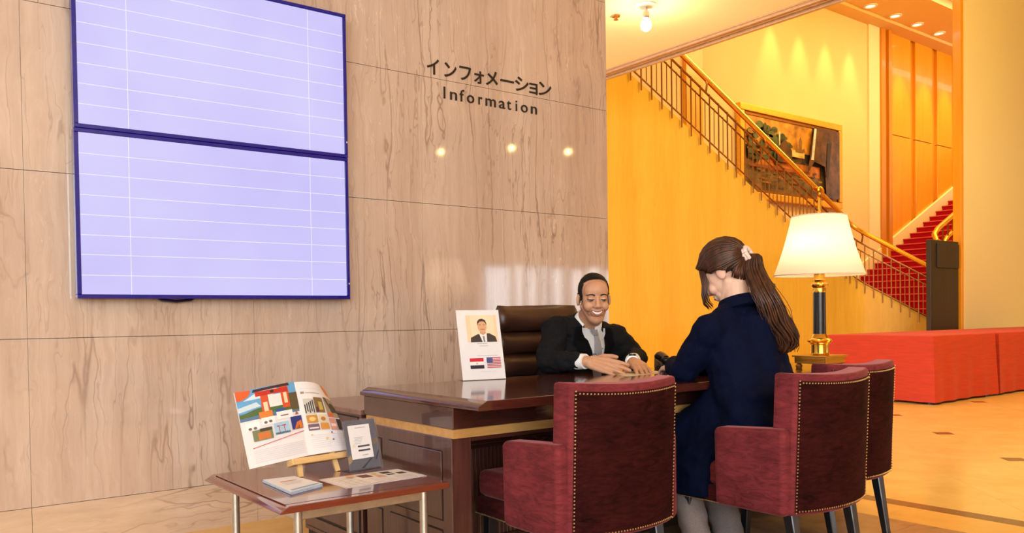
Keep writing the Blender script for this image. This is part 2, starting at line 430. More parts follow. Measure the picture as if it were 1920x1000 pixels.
for i in range(-9, 13):
    for j in range(-13, 9):
        cx, cy = cen[0]+(i+j+1)*D, cen[1]+(i-j)*D
        if not (3.982 < cx+D and cx < 12.4 and -1.2 < cy < 7.0): continue
        e = D-.0012
        pts = clip_x([(cx-e, cy), (cx, cy-e), (cx+e, cy), (cx, cy+e)], 3.984)
        if len(pts) >= 3: part('cream_tile', prism(B(), pts, -.02, 0), m_cream, floor, smooth=False)
for i in range(-6, 7):
    for j in range(-7, 6):
        cx, cy = cen[0]+(i+j)*2*D, cen[1]+(i-j)*2*D
        if 4.15 < cx < 12.3 and -1.1 < cy < 6.9:
            e = .088; part('inset_tile', prism(B(), [(cx-e, cy), (cx, cy-e), (cx+e, cy), (cx, cy+e)], -.01, .0007), m_inset, floor, smooth=False)
bm = B()
for a in ((12.4, 30, -10, 12), (-6, 12.4, -10, -1.8), (3.982, 12.4, 6.98, 12)): box(bm, a[0], a[1], a[2], a[3], -.02, -.003)
part('plain_stone', bm, m_cream, floor, smooth=False)

# ceilings
ceil = struct('ceiling', box(B(), -6, 5.5, -10.2, 6.95, 3.2, 3.4), m_ceiling)
tr = struct('trim_1', box(B(), 5.5, 5.66, -10.2, 6.95, 3.19, 3.62), m_trim)
for a, b, z in ((5.515, 5.545, 3.172), (5.575, 5.60, 3.178), (5.63, 5.67, 3.165)):
    part('moulding', box(B(), a, b, -10.2, 6.95, z, 3.2, .004), m_trim, tr)
fascia = struct('wall_1', box(B(), 5.5, 5.66, -10.2, 6.95, 3.62, 7.2), m_fabric)
atr = struct('ceiling_2', box(B(), 5.66, 28, -10.3, 7.55, 7.0, 7.15), m_atr_ceiling)
box_ = B(); box(box_, 5.66, 28, 8.12, 9.7, 6.99, 7.15); box(box_, 5.66, 28, 7.55, 8.12, 7.14, 7.2)
part('coffer', box_, m_atr_ceiling, atr, smooth=False)
part('soffit_step', box(B(), 5.66, 28, 9.16, 9.5, 6.93, 7.0), m_atr_ceiling, atr, smooth=False)
part('cove_light', box(B(), 6, 27, 7.62, 8.02, 7.10, 7.125), m_cove, atr, smooth=False)

# back wall of the stair hall
wb = struct('wall_back', box(B(), 5.0, 16.73, 9.5, 9.75, 0, 7.0), m_fabric)
wp = struct('wall_2', box(B(), 16.73, 28, 9.56, 9.8, 0, 7.0), m_panel_trim)
part('side_pilaster', box(B(), 10.96, 11.39, 9.42, 9.52, 0, 6.92, .01), m_panel, wb)
part('corner_pilaster', box(B(), 16.73, 17.16, 9.46, 9.7, 0, 7.0, .01), m_fabric2, wb)
for a, b, y in ((17.16, 17.33, 9.42), (17.33, 17.42, 9.47), (17.42, 17.55, 9.40)): part('pilaster', box(B(), a, b, y, 9.6, 0, 7.0, .012), m_panel_trim, wp)
for a, b in ((17.57, 18.52), (18.73, 19.51), (19.73, 20.45), (20.65, 21.5), (21.7, 22.6), (22.8, 23.8)):
    part('veneer_panel', box(B(), a, b, 9.5, 9.6, 4.77, 6.99, .01), m_panel, wp)
    part('veneer_panel', box(B(), a, b, 9.5, 9.6, .0, 4.755, .01), m_panel, wp)
struct('wall_3', box(B(), 24.5, 24.8, 3, 9.8, 0, 7.1), m_fabric)
struct('wall_4', box(B(), 4.6, 5.0, 7.2, 9.8, 0, 7.1), m_fabric)

# right pillar wall
pw = struct('wall_right', box(B(), 12.42, 17.5, 5.6, 5.73, 0, 7.05), m_fabric2)
part('edge_trim', box(B(), 12.34, 12.42, 5.61, 5.73, 0, 7.05, .01), m_panel, pw)

# far lobby walls behind the camera with tall windows (they mirror in the polished marble)
fr = struct('wall_front', (lambda b: (box(b, -6, 12.6, -10.3, -10, 0, 3.3), box(b, 12.6, 18.4, -10.3, -10, 0, .5), box(b, 12.6, 18.4, -10.3, -10, 2.3, 3.3), box(b, 18.4, 28, -10.3, -10, 0, 3.3), b)[-1])(B()), m_ceiling)
m_glass = NT('window_glass'); m_glass.set(Roughness=.02, Transmission_Weight=1.0, IOR=1.05); m_glass = m_glass.m
for k, (a, b) in enumerate(((12.65, 13.6), (14.05, 14.5), (14.9, 15.45), (15.6, 16.2), (16.9, 18.2))):
    wn = struct(f'window_{k+1}', (lambda q: (box(q, a-.06, a, -10.25, -10.05, .5, 2.3), box(q, b, b+.06, -10.25, -10.05, .5, 2.3), box(q, a-.06, b+.06, -10.25, -10.05, 2.24, 2.3), box(q, a-.06, b+.06, -10.25, -10.05, .5, .56), q)[-1])(B()), m_black)
    part('pane', box(B(), a, b, -10.16, -10.15, .56, 2.24), m_glass, wn, smooth=False)
struct('wall_5', box(B(), -6.2, -6, -10.3, 4, 0, 3.4), m_ceiling)
struct('wall_6', box(B(), 20, 20.2, -10.3, 5.75, 0, 7.1), m_fabric2)
struct('wall_7', box(B(), 5.66, 20, -10.3, -10, 3.3, 7.1), m_fabric2)
struct('wall_8', box(B(), 17.5, 20.2, 5.6, 5.75, 0, 7.1), m_fabric2)

# ------------------------------------------------------------------ stairs
RISE = .15
st = thing('staircase', 'grand red carpeted staircase behind a golden marble side wall with brass railing', 'staircase', (9.0, 7.0, 0))
SL = .4926
def sz(x): return 3.751-SL*(x-7.148)          # top of the string along the straight flight
K = (11.70, 7.0); DV = V((.6, -.8, 0))        # the foot turns towards the lobby
def foot(s): return V((K[0], K[1], 0))+DV*s
ZK = sz(K[0])
prof = [(5.0, 0), (K[0], 0)]
n = 24
top = [(5.0+(K[0]-5.0)*i/n, sz(5.0+(K[0]-5.0)*i/n)) for i in range(n+1)]
bm = xz_prism(B(), [(5.0, 0), (K[0], 0), (K[0], ZK), (5.0, sz(5.0))], 7.0, 7.18)
part('side_wall', bm, m_gold_marble, st, world=True, smooth=False)
# rounded corner and the flaring foot
path = []
C0 = V((K[0], K[1], 0))
def footpath(t):                               # t metres along the foot, first part is a bend
    ang = min(1, t/.35); a = rad(53.13)*ang
    return a
pts = [C0.copy()]; zz = [ZK]; tt = 0; step = .05; p = C0.copy()
while tt < 1.75:
    a = footpath(tt); p = p+V((cos(a), -sin(a), 0))*step; tt += step; pts.append(p.copy()); zz.append(ZK-.60*tt)
def foot_at(t):
    i = min(len(pts)-2, int(t/step)); f = t/step-i; return pts[i].lerp(pts[i+1], f), zz[i]+(zz[i+1]-zz[i])*f
bm = B(); rows = []
for q, z in zip(pts, zz):
    nrm = V((.8, .6, 0))
    rows.append([bm.verts.new(v) for v in ((q.x, q.y, 0), (q.x, q.y, z), (q.x+.14, q.y+.1, z), (q.x+.14, q.y+.1, 0))])
for a, b in zip(rows, rows[1:]):
    for k in range(4): bm.faces.new((a[k], a[(k+1) % 4], b[(k+1) % 4], b[k]))
bm.faces.new(rows[0]); bm.faces.new(rows[-1][::-1])
part('curved_foot_wall', bm, m_foot_marble, st, world=True)
bm = B()
tube(bm, [(x, 7.09, z+.01) for x, z in top], .02, 6); tube(bm, [(q.x+.05, q.y+.04, z+.012) for q, z in zip(pts, zz)], .045, 8)
part('string_cap', bm, m_gold_marble, st, world=True)
for k in range(23):
    x0 = 5.2+k*.3045; z1 = sz(x0+.30)-.02
    part('step', box(B(), x0, x0+.33, 7.18, 9.3, max(0, z1-.9), z1, .01, 1), m_carpet, st, world=True)
for k in range(7):
    q, z = foot_at(.15+k*.22); z1 = z-.05
    t = B(); box(t, -.13, .13, .14, 1.0, 0, max(.12, z1), .01, 1)
    t.transform(Matrix.Translation((q.x, q.y, 0)) @ Matrix.Rotation(rad(-50), 4, 'Z')); part('step', t, m_carpet, st, world=True)

rl = thing('stair_railing', 'brass stair railing with slim bars above the golden marble side wall', 'railing', (9.0, 6.97, 2.5))
GAP = .80
def rail_pt(s):                                # s < 0: straight flight, s >= 0: foot
    if s <= 0: return V((K[0]+s, 6.99, sz(K[0]+s)))
    q, z = foot_at(min(s, 1.7)); return V((q.x+.03, q.y+.02, z))
ss = [-6.6+.2*i for i in range(34)]+[.08*i for i in range(1, 21)]
def along(dz, ss=ss): return [rail_pt(s)+V((0, 0, dz)) for s in ss]
part('handrail', tube(B(), along(GAP+.02), .036, 10), m_rail_brass, rl, world=True)
part('upper_bar', tube(B(), along(GAP-.16), .014, 6), m_bronze, rl, world=True)
part('middle_bar', tube(B(), along(GAP-.28), .010, 6), m_bronze, rl, world=True)
part('lower_bar', tube(B(), along(.06), .010, 6), m_bronze, rl, world=True)
s = -6.5; k = 0
while s < 1.68:
    p = rail_pt(s); hi = GAP-.16 if k % 2 == 0 else GAP-.28; lo = -.10 if k % 2 == 0 else .06
    off = V((0, -.02, 0)) if s < 0 else V((-.03, -.03, 0))
    part('baluster', tube(B(), [p+off+V((0, 0, lo)), p+off+V((0, 0, hi))], .010 if k % 2 == 0 else .006, 5), m_bronze, rl, world=True)
    s += .088 if s < -.2 else .062; k += 1
for s in (-5.6, -4.4, -3.2, -2.0, -.9, .3, 1.3):
    p = rail_pt(s); part('rail_bracket', tube(B(), [p+V((0, 0, GAP-.17)), p+V((0, -.02, GAP-.06)), p+V((0, 0, GAP))], .014, 6), m_bronze, rl, world=True)
p = rail_pt(-.75)+V((0, -.05, GAP-.02)); t = B(); bmesh.ops.create_uvsphere(t, u_segments=14, v_segments=10, radius=.085); t.transform(Matrix.Translation(p) @ Matrix.Diagonal((1, .4, 1, 1)))
part('rail_boss', t, m_brass, rl, world=True)
part('boss_post', tube(B(), [p+V((0, .02, -.75)), p+V((0, .02, -.05))], .03, 8), m_rail_brass, rl, world=True)

s2 = thing('staircase', 'wide red carpeted flight climbing to the right along the honey veneer wall', 'staircase', (15, 8.6, 0))
def bz(x): return 2.15+.478*(x-17.284)
r = .14; k = 1
while True:
    z = r*k; x = 17.284+(z-2.15)/.478
    k += 1
    if x > 23.8: break
    if x < 13.1: continue
    y0 = 6.35 if x < 15.8 else 7.75
    sp_ = part('step', box(B(), x, x+.36, y0, 9.44, max(0, z-.5), z, .012, 1), m_carpet, s2, world=True)
    part('nosing', tube(B(), [(x-.004, y0, z-.012), (x-.004, 9.44, z-.012)], .016, 6), m_nosing, sp_, world=True)
bm = xz_prism(B(), [(13.0, bz(13.0)-.3), (24, bz(24)-.3), (24, bz(24)+.20), (13.0, bz(13)+.20)], 9.44, 9.50)
part('skirting', bm, m_fabric2, s2, world=True, smooth=False)
r2 = thing('stair_railing', 'short double brass handrail curling down beside the far red flight', 'railing', (16, 7.75, 2))
hr = [(15.95, 7.62, bz(15.9)+.70), (15.86, 7.66, bz(15.86)+.78), (15.9, 7.72, bz(15.9)+.87)]+[(x, 7.75, bz(x)+.90) for x in (16.1, 16.5, 17.5, 19, 21)]
part('handrail', tube(B(), hr, .05, 10), m_rail_brass, r2, world=True)
part('lower_handrail', tube(B(), [V(p)+V((.42, .02, -.13)) for p in hr], .042, 10), m_rail_brass, r2, world=True)
for k in range(22):
    x = 16.3+.2*k; part('baluster', tube(B(), [(x, 7.75, bz(x)), (x, 7.75, bz(x)+.85)], .016, 6), m_bronze, r2, world=True)

dp = thing('wooden_screen', 'tall dark brown wooden panel standing between the stair foot and the pillar', 'screen', (11.8, 5.7, 0))
part('panel', box(B(), 11.50, 12.30, 5.63, 5.70, 0, 1.90, .01), m_darkpanel := wood('dark_walnut', (36, 22, 12), (52, 34, 20), .5, .1, .4, 'z'), dp, world=True)
part('raised_panel', box(B(), 11.66, 12.27, 5.605, 5.64, 1.52, 1.86, .012), m_darkpanel, dp, world=True)

# ------------------------------------------------------------------ painting
pt = thing('framed_painting', 'large gilt framed landscape painting under glass on the stair hall wall', 'painting', (13.99, 9.45, 2.97))
X0, X1, Z0, Z1 = 12.33, 15.58, 2.99, 4.67; F = .13
m_gilt = M('gilt_frame', (232, 180, 60), .35, .5)
bm = B()
for a in ((X0, X1, Z1-F, Z1), (X0, X1, Z0, Z0+F), (X0, X0+F, Z0+F, Z1-F), (X1-F, X1, Z0+F, Z1-F)): box(bm, a[0], a[1], 9.37, 9.5, a[2], a[3], .02)
part('frame', bm, m_gilt, pt, world=True)
bm = B()
for a in ((X0+F, X1-F, Z1-F-.05, Z1-F), (X0+F, X1-F, Z0+F, Z0+F+.05), (X0+F, X0+F+.05, Z0+F, Z1-F), (X1-F-.05, X1-F, Z0+F, Z1-F)): box(bm, a[0], a[1], 9.405, 9.5, a[2], a[3])
part('inner_moulding', bm, m_bronze, pt, world=True)
n = NT('painted_canvas'); q = n.map(n.pos(), (1.1, 1, 1.6)); a = n.noise(q, 1.4, 6, .65, .6); b = n.noise(n.map(n.pos(), (1, 1, 1), (5, 2, 1)), 1.1, 5, .6)
c = n.ramp(a, [(.34, lin((44, 50, 36))), (.46, lin((92, 82, 50))), (.54, lin((150, 92, 44))), (.66, lin((214, 148, 60)))])
n.col(n.mix(n.ramp(b, [(.45, (0, 0, 0, 1)), (.6, (1, 1, 1, 1))]), c, lin((66, 60, 54)))); n.set(Roughness=.12); m_canvas = n.m
part('canvas', box(B(), X0+F, X1-F, 9.43, 9.49, Z0+F, Z1-F), m_canvas, pt, world=True, smooth=False)
P = Print(lambda u, v, o: V((X0+F+.05+u*(X1-X0-2*F-.1), 9.43-o*8, Z0+F+.05+v*(Z1-Z0-2*F-.1))), .0006, .8)
P.rect(0, .60, .72, 1, (206, 140, 52)); P.rect(0, .0, 1, .32, (104, 84, 56)); P.rect(.1, .28, .8, .44, (176, 100, 40))
rt = random.Random(11)
for k in range(90):
    u_ = rt.uniform(0, .46); hgt = .96-.25*abs(u_-.2)/.26; v_ = rt.uniform(.42, hgt); g_ = rt.uniform(.6, 1.25); P.k = 4+k % 9
    P.disc(min(max(u_, .04), .44), min(v_, .95), rt.uniform(.015, .042), (int(70*g_), int(80*g_), int(48*g_)) if k % 6 else (150, 104, 48), rt.uniform(.02, .06), 9)
for k in range(40):
    P.k = 4+k % 9; P.disc(rt.uniform(.05, .95), rt.uniform(.04, .34), rt.uniform(.02, .05), rt.choice(((92, 74, 50), (120, 86, 50), (70, 62, 48), (150, 96, 44))), rt.uniform(.008, .02), 9)
P.k = 14
P.poly([(.30, .42), (.30, .6), (.38, .75), (.46, .6), (.46, .42)], (84, 52, 34)); P.rect(.32, .62, .335, .84, (226, 214, 180)); P.rect(.44, .52, .6, .62, (214, 178, 108))
P.poly([(.50, .6), (.50, .66), (.53, .64), (.525, .74), (.545, .82), (.565, .74), (.56, .64), (.59, .66), (.59, .6)], (120, 84, 40))
P.poly([(.62, .3), (.70, 1), (1, 1), (1, .0), (.84, 0), (.82, .45), (.7, .5)], (86, 54, 36)); P.poly([(.66, .52), (.70, .98), (.725, .98), (.69, .52)], (232, 226, 206))
P.poly([(.83, .3), (.85, .8), (.9, .82), (.86, .3)], (40, 28, 24)); P.rect(.9, .4, 1, .8, (150, 84, 36)); P.rect(.9, .78, 1, .83, (206, 176, 130)); P.rect(.02, .30, .66, .34, (130, 66, 34))
P.done(pt, name='painted_scene')

# ------------------------------------------------------------------ ceiling fittings
sp = thing('ceiling_spotlight', 'bare bulb spotlight on a white ceiling plate above the golden stair wall', 'lamp', (4.60, 4.33, 3.2))
part('ceiling_plate', lathe(B(), [(0, 0), (.075, 0), (.075, -.012), (.06, -.02), (0, -.02)], 28), m_white, sp)
part('stem', tube(B(), [(0, 0, -.015), (0, 0, -.075)], .012, 10), m_metal, sp)
part('socket', lathe(B(), [(0, -.05), (.022, -.055), (.026, -.09), (.02, -.10), (0, -.10)], 20), m_metal, sp)
part('bulb', lathe(B(), [(0, -.09), (.02, -.10), (.036, -.125), (.042, -.15), (.036, -.178), (.018, -.194), (0, -.198)], 24), m_bulb, sp)
lamp('bulb_light', 'POINT', (4.60, 4.33, 2.93), 16, (1, .78, .40), .05)
sk = thing('sprinkler_head', 'small round bronze sprinkler head on the lobby ceiling', 'sprinkler', (4.58, 4.62, 3.2))
part('rosette', lathe(B(), [(0, 0), (.034, 0), (.03, -.012), (0, -.012)], 20), m_bronze, sk); part('nozzle', lathe(B(), [(0, -.01), (.014, -.012), (.012, -.03), (.02, -.034), (0, -.036)], 14), m_bronze, sk)
dl0 = None
for k, (x, which) in enumerate(((15.925, 'first from the beam'), (16.872, 'second from the beam'), (17.762, 'third from the beam'), (18.715, 'nearest the pillar edge'))):
    if dl0 is None:
        dl0 = thing('downlight', '', 'downlight', (x, 8.97, 6.99), 0, 'downlights over the stair hall')
        part('ring', lathe(B(), [(.085, .0), (.13, 0), (.13, -.02), (.10, -.026), (.085, -.01)], 28, closed=False), m_white, dl0); part('lens', lathe(B(), [(0, -.006), (.088, -.006), (.088, -.012), (0, -.014)], 24), m_down, dl0); d = dl0
    else: d = dup(dl0, (x, 8.97, 6.99), 0, '')
    d['label'] = f'glowing recessed downlight in the stair hall ceiling, {which}'
for x in (13.4, 14.3, 15.18, 16.05): lamp('wall_washer', 'SPOT', (x, 9.18, 6.9), 130, AMB, .05, target=(x, 9.46, 3.6), angle=42, blend=.8)
for x in (18.05, 19.12, 20.1, 21.1): lamp('wall_washer', 'SPOT', (x, 8.97, 6.95), 170, AMB, .05, target=(x, 9.5, 4.2), angle=46, blend=.8)

# ------------------------------------------------------------------ red draped stage blocks
def stage(name, label, x0, x1, y0, y1, seed):
    rnd = random.Random(seed); t = thing(name, label, 'stage', ((x0+x1)/2, (y0+y1)/2, 0), 0, 'draped stage blocks')
    H = .683; bm = B(); N = 46; per = []
    def side(a, b):
        L = (V(b)-V(a)).length; m = max(6, int(L/.07)); return [V(a).lerp(V(b), i/m) for i in range(m)]
    per = side((x0, y0, 0), (x1, y0, 0))+side((x1, y0, 0), (x1, y1, 0))+side((x1, y1, 0), (x0, y1, 0))+side((x0, y1, 0), (x0, y0, 0))
    c = V(((x0+x1)/2, (y0+y1)/2, 0)); rings = []
    ph = rnd.random()*9
    for k, z in enumerate((H, H-.012, H-.08, .45, .28, .14, .022)):
        f = 1-z/H; ring = []
        for i, q in enumerate(per):
            ax = 0 if x0+.001 < q.x < x1-.001 else (1 if q.x > c.x else -1); ay = 0 if y0+.001 < q.y < y1-.001 else (1 if q.y > c.y else -1)
            o = V((ax, ay, 0)); o = o.normalized() if o.length else o
            corner = math.exp(-min((q-V((cx, cy, 0))).length for cx in (x0, x1) for cy in (y0, y1))/.16)
            wav = .014*sin(i*1.3+ph)*f+.020*noise.noise(V((q.x*2.1+ph, q.y*2.1, z*1.2)))*f
            ring.append(q+o*((-.012 if k == 0 else 0)+.008+.035*f*corner+wav)+V((0, 0, z+ (.012*corner*0))))
        rings.append(ring)
    ring_loft(bm, rings); part('cloth_cover', bm, m_drape, t, world=True, angle=50)
    bm = B()
    for px in (x0+.06, x1-.06):
        for py in (y0+.06, y1-.06): lathe(bm, [(0, 0), (.03, 0), (.03, .012), (.018, .02), (.018, .06), (0, .06)], 14, (px, py, 0))
    part('foot', bm, m_black, t, world=True); return t
stage('draped_stage', 'low stage block under an orange red cloth, the one ending beside the lamp', 8.33, 9.68, 4.06, 5.2, 1)
stage('draped_stage', 'low stage block under an orange red cloth, the one reaching the pillar and frame edge', 9.78, 13.4, 4.06, 5.2, 2)

# ------------------------------------------------------------------ wall displays
YF = 3.69
def pane(name, label, x0, x1, z0, z1, rows, cable=False):
    t = thing(name, label, 'display', ((x0+x1)/2, WY-.02, z0), 0, 'stacked wall displays')
    part('case', box(B(), x0+.006, x1-.006, YF+.012, WY-.002, z0+.006, z1-.006, .006), m_darkcase, t, world=True)
    bm = B(); b = .0165
    for a in ((x0, x1, z1-b, z1), (x0, x1, z0, z0+b), (x0, x0+b, z0+b, z1-b), (x1-b, x1, z0+b, z1-b)): box(bm, a[0], a[1], YF, YF+.04, a[2], a[3], .002, 1)
    part('bezel', bm, m_navy_bezel, t, world=True)
    bm = B(); xs = [x0+b, x0+.201, x0+.2035, x1-.194, x1-.1915, x1-b]
    zz = [z0+b]
    for r in sorted(rows): zz += [r-.0012, r+.0012]
    zz.append(z1-b)
    for i in range(5):
        for j in range(len(zz)-1):
            f = bm.faces.new([bm.verts.new((x, YF+.006, z)) for x, z in ((xs[i], zz[j]), (xs[i+1], zz[j]), (xs[i+1], zz[j+1]), (xs[i], zz[j+1]))])
            f.material_index = 1 if (i % 2 or j % 2) else 0
    bmesh.ops.remove_doubles(bm, verts=bm.verts[:], dist=1e-5)
    part('screen', bm, [m_screen, m_line], t, world=True, smooth=False)
    part('power_light', box(B(), x1-.008, x1-.004, YF-.001, YF+.002, z0+.07, z0+.078), m_white, t, world=True, smooth=False)
    if cable:
        part('cable', tube(B(), [(x0+.30, WY-.03, z0+.012), (x0+.33, WY-.035, z0-.004), (x0+.39, WY-.035, z0-.010), (x0+.45, WY-.03, z0-.004), (x0+.48, WY-.025, z0+.012)], .006, 8), m_darkcase, t, world=True)
    return t
zs_ = lambda z: .917+(z-.917)*.979
pane('wall_display', 'upper of the two big lilac wall displays with thin white ruled rows', .673, 1.857, zs_(1.7085), 2.375, [zs_(1.724+.0822*k) for k in range(1, 8)])
pane('wall_display', 'lower of the two big lilac wall displays, a cable loop hanging below it', .671, 1.856, zs_(1.018), zs_(1.7075), [zs_(v) for v in (1.113, 1.197, 1.277, 1.359, 1.439, 1.523, 1.607)], True)

# ------------------------------------------------------------------ wall lettering
def glyph(ch, size, off):
    c = bpy.data.curves.new('glyph', 'FONT'); c.body = ch; c.size = size; c.offset = off; c.extrude = .0025; c.resolution_u = 4
    o = bpy.data.objects.new('glyph', c); COL.objects.link(o); dg = bpy.context.evaluated_depsgraph_get()
    me = bpy.data.meshes.new_from_object(o.evaluated_get(dg)); bpy.data.objects.remove(o); bpy.data.curves.remove(c)
    return me
def lettering(name, label, text, spans, zbase, size, off):
    t = thing(name, label, 'lettering', (spans[0][0], WY, zbase))
    for ch, (a, b) in zip(text, spans):
        me = glyph(ch, size, off); bm = B(); bm.from_mesh(me); bpy.data.meshes.remove(me)
        xs = [v.co.x for v in bm.verts]; lo, hi = min(xs), max(xs); s = (b-a)/(hi-lo)
        s = max(.8, min(1.25, s)) if ch not in 'Ii' else 1
        mid = (a+b)/2
        bm.transform(Matrix(((s, 0, 0, mid-s*(lo+hi)/2-spans[0][0]), (0, 0, -1, -.003), (0, 1, 0, 0), (0, 0, 0, 1))))
        part('letter', bm, m_letter, t, smooth=False)
    return t
JP = [(2.356, 2.43), (2.463, 2.54), (2.56, 2.635), (2.656, 2.72), (2.733, 2.815), (2.834, 2.927), (2.937, 3.033), (3.039, 3.098), (3.108, 3.202)]
EN = [(2.457, 2.467), (2.494, 2.545), (2.559, 2.588), (2.606, 2.653), (2.682, 2.707), (2.73, 2.799), (2.821, 2.864), (2.877, 2.905), (2.938, 2.949), (2.976, 3.024), (3.046, 3.095)]
lettering('wall_lettering', 'black katakana letters fixed to the marble wall, upper line of the sign', '\u30a4\u30f3\u30d5\u30a9\u30e1\u30fc\u30b7\u30e7\u30f3', JP, 2.2, .098, .0012)
lettering('wall_lettering', 'black latin letters reading Information on the marble wall, lower line of the sign', 'Information', EN, 2.081, .090, .0004)

# ------------------------------------------------------------------ information desk
dk = thing('information_desk', 'long dark mahogany information desk with gilt band and polished top', 'desk', (2.6, 2.45, 0))
DX0, DX1 = 1.46, 3.80
bm = xz_prism(B(), [(DX0-.012, .637), (DX1, .637), (DX1, .667), (DX0+.022, .667), (DX0-.012, .650)], 2.056, 2.818, .003); part('desk_top', bm, m_top, dk, world=True)
part('apron', box(B(), DX0, DX1-.02, 2.215, 2.81, .565, .637, .003, 1), m_wood, dk, world=True)
part('inlay_band', box(B(), DX0+.004, DX1-.024, 2.219, 2.80, .536, .565), m_band, dk, world=True, smooth=False)
FY = 2.455                                       # the front is recessed behind its corner posts and under the gilt band
bm = B(); box(bm, DX0+.077, 2.02, FY+.012, 2.80, .05, .536); box(bm, 3.30, DX1-.10, FY+.012, 2.80, .05, .536); box(bm, 2.02, 3.30, FY+.012, FY+.08, .05, .536)
part('carcass', bm, m_woodside, dk, world=True, smooth=False)
part('end_panel', box(B(), DX0, DX0+.077, 2.225, 2.80, .05, .536, .003, 1), m_woodside, dk, world=True); part('end_panel', box(B(), DX1-.107, DX1-.03, 2.225, 2.80, .05, .536, .003, 1), m_woodside, dk, world=True)
part('soffit', box(B(), DX0+.077, DX1-.107, 2.225, FY+.012, .522, .536), m_wood, dk, world=True, smooth=False)
part('plinth', (lambda q: (box(q, DX0+.012, DX0+.07, 2.24, 2.79, 0, .05), box(q, DX0+.07, 2.0, FY+.03, 2.79, 0, .05), box(q, 3.32, DX1-.05, FY+.03, 2.79, 0, .05), box(q, 2.0, 3.32, FY+.03, FY+.07, 0, .05), q)[-1])(B()), m_groove, dk, world=True, smooth=False)
part('top_rail', box(B(), DX0+.077, DX1-.107, FY, FY+.03, .47, .522, .004), m_wood, dk, world=True)
for k, x in enumerate((DX0+.078, 1.99, 2.55, 3.11, 3.632)): part('stile', box(B(), x, x+.058, FY, FY+.03, .05, .47, .004), m_wood, dk, world=True)
for a, b in ((DX0+.136, 1.99), (2.048, 2.55), (2.608, 3.11), (3.168, 3.632)):
    part('bottom_rail', box(B(), a, b, FY+.002, FY+.03, .05, .11, .004), m_wood, dk, world=True)
    bm = B()
    for fr_ in ((a+.004, b-.004, .452, .464), (a+.004, b-.004, .118, .13), (a+.004, a+.014, .13, .452), (b-.014, b-.004, .13, .452)): box(bm, fr_[0], fr_[1], FY+.003, FY+.022, fr_[2], fr_[3], .002, 1)
    part('panel_moulding', bm, m_wood, dk, world=True); x = a+.016
    while x < b-.02:
        part('reed', tube(B(), [(x+.008, FY+.018, .13), (x+.008, FY+.018, .452)], .0078, 8), m_reed, dk, world=True); x += .0172
def side_panel(y0, y1, z0, z1, nm='raised_panel', root=None):
    g = box(B(), DX0-.0005, DX0+.004, y0-.004, y1+.004, z0-.004, z1+.004); part('panel_groove', g, m_groove, root or dk, world=True, smooth=False)
    part(nm, box(B(), DX0-.004, DX0+.004, y0, y1, z0, z1, .002, 1), m_woodside, root or dk, world=True)
side_panel(2.281, 2.62, .27, .489); side_panel(2.68, 2.785, .27, .489); side_panel(2.281, 2.62, .075, .235); side_panel(2.68, 2.785, .075, .235)
lc = thing('low_cabinet', 'low brown wood return cabinet between the desk and the marble wall', 'cabinet', (1.7, 3.1, 0))
m_cab = wood('pinkish_brown_veneer', (112, 78, 68), (146, 108, 94), .3, .4)
part('cabinet_top', box(B(), DX0-.004, 1.93, 2.83, 3.37, .56, .58, .003), m_cab, lc, world=True)
part('carcass', box(B(), DX0+.002, 1.92, 2.835, 3.36, .04, .56), m_woodside, lc, world=True, smooth=False)
part('plinth', box(B(), DX0+.012, 1.91, 2.84, 3.35, 0, .04), m_groove, lc, world=True, smooth=False)
for z0, z1 in ((.06, .10), (.112, .26), (.272, .42), (.432, .548)): side_panel(2.86, 3.335, z0, z1, 'drawer_front', lc)

# ------------------------------------------------------------------ side table
tb = thing('side_table', 'small square rosewood topped table on round nickel legs beside the desk', 'table', (1.138, 2.47, 0))
TX0, TX1, TY0, TY1 = .866, 1.41, 2.159, 2.787
t = xz_prism(B(), [(TX0+.004, .397), (TX1-.004, .397), (TX1, .403), (TX1, .413), (TX1-.006, .417), (TX0+.030, .417), (TX0, .401)], TY0, TY1, .003); part('tabletop', t, m_tabletop, tb, world=True)
part('top_inlay', box(B(), TX0+.028, TX1-.028, TY0+.028, TY1-.028, .4165, .4178, .0012, 2), m_tabletop, tb, world=True)
LX, LY = (TX0+.07, TX1-.07), (TY0+.042, TY1-.09)
for x in LX:
    for y in LY:
        lg = part('leg', lathe(B(), [(0, .006), (.0125, .006), (.0125, .397), (0, .397)], 20, (x, y, 0)), m_metal, tb, world=True)
        part('glide', lathe(B(), [(0, 0), (.014, 0), (.014, .008), (0, .008)], 16, (x, y, 0)), m_black, lg, world=True)
for y in LY: part('frame_rail', box(B(), LX[0], LX[1], y-.007, y+.007, .366, .392, .002, 1), m_metal, tb, world=True)
for x in LX: part('frame_rail', box(B(), x-.007, x+.007, LY[0], LY[1], .366, .392, .002, 1), m_metal, tb, world=True)

# things on the side table ---------------------------------------------------
ZT = .4178
ANG = rad(8); E1 = V((cos(ANG), sin(ANG), 0)); HN = V((sin(ANG), -cos(ANG), 0)); LEAN = rad(19)
NN = HN*cos(LEAN)+V((0, 0, sin(LEAN))); E2 = NN.cross(E1)
PO = V((1.17, 2.56, .45))
ea = thing('tabletop_easel', 'small pale beech tabletop easel holding the open magazine', 'easel', (1.17, 2.58, ZT))
def slat(bm, a, b, w, th):
    a, b = V(a), V(b); d = (b-a).normalized(); sd = d.cross(V((0, 1, 0))).normalized(); up = sd.cross(d)
    vs = [bm.verts.new(p+sd*sx*w/2+up*sy*th/2) for p in (a, b) for sx, sy in ((-1, -1), (1, -1), (1, 1), (-1, 1))]
    for f in ((3, 2, 1, 0), (4, 5, 6, 7), (0, 1, 5, 4), (1, 2, 6, 5), (2, 3, 7, 6), (3, 0, 4, 7)): bm.faces.new([vs[i] for i in f])
    return bm
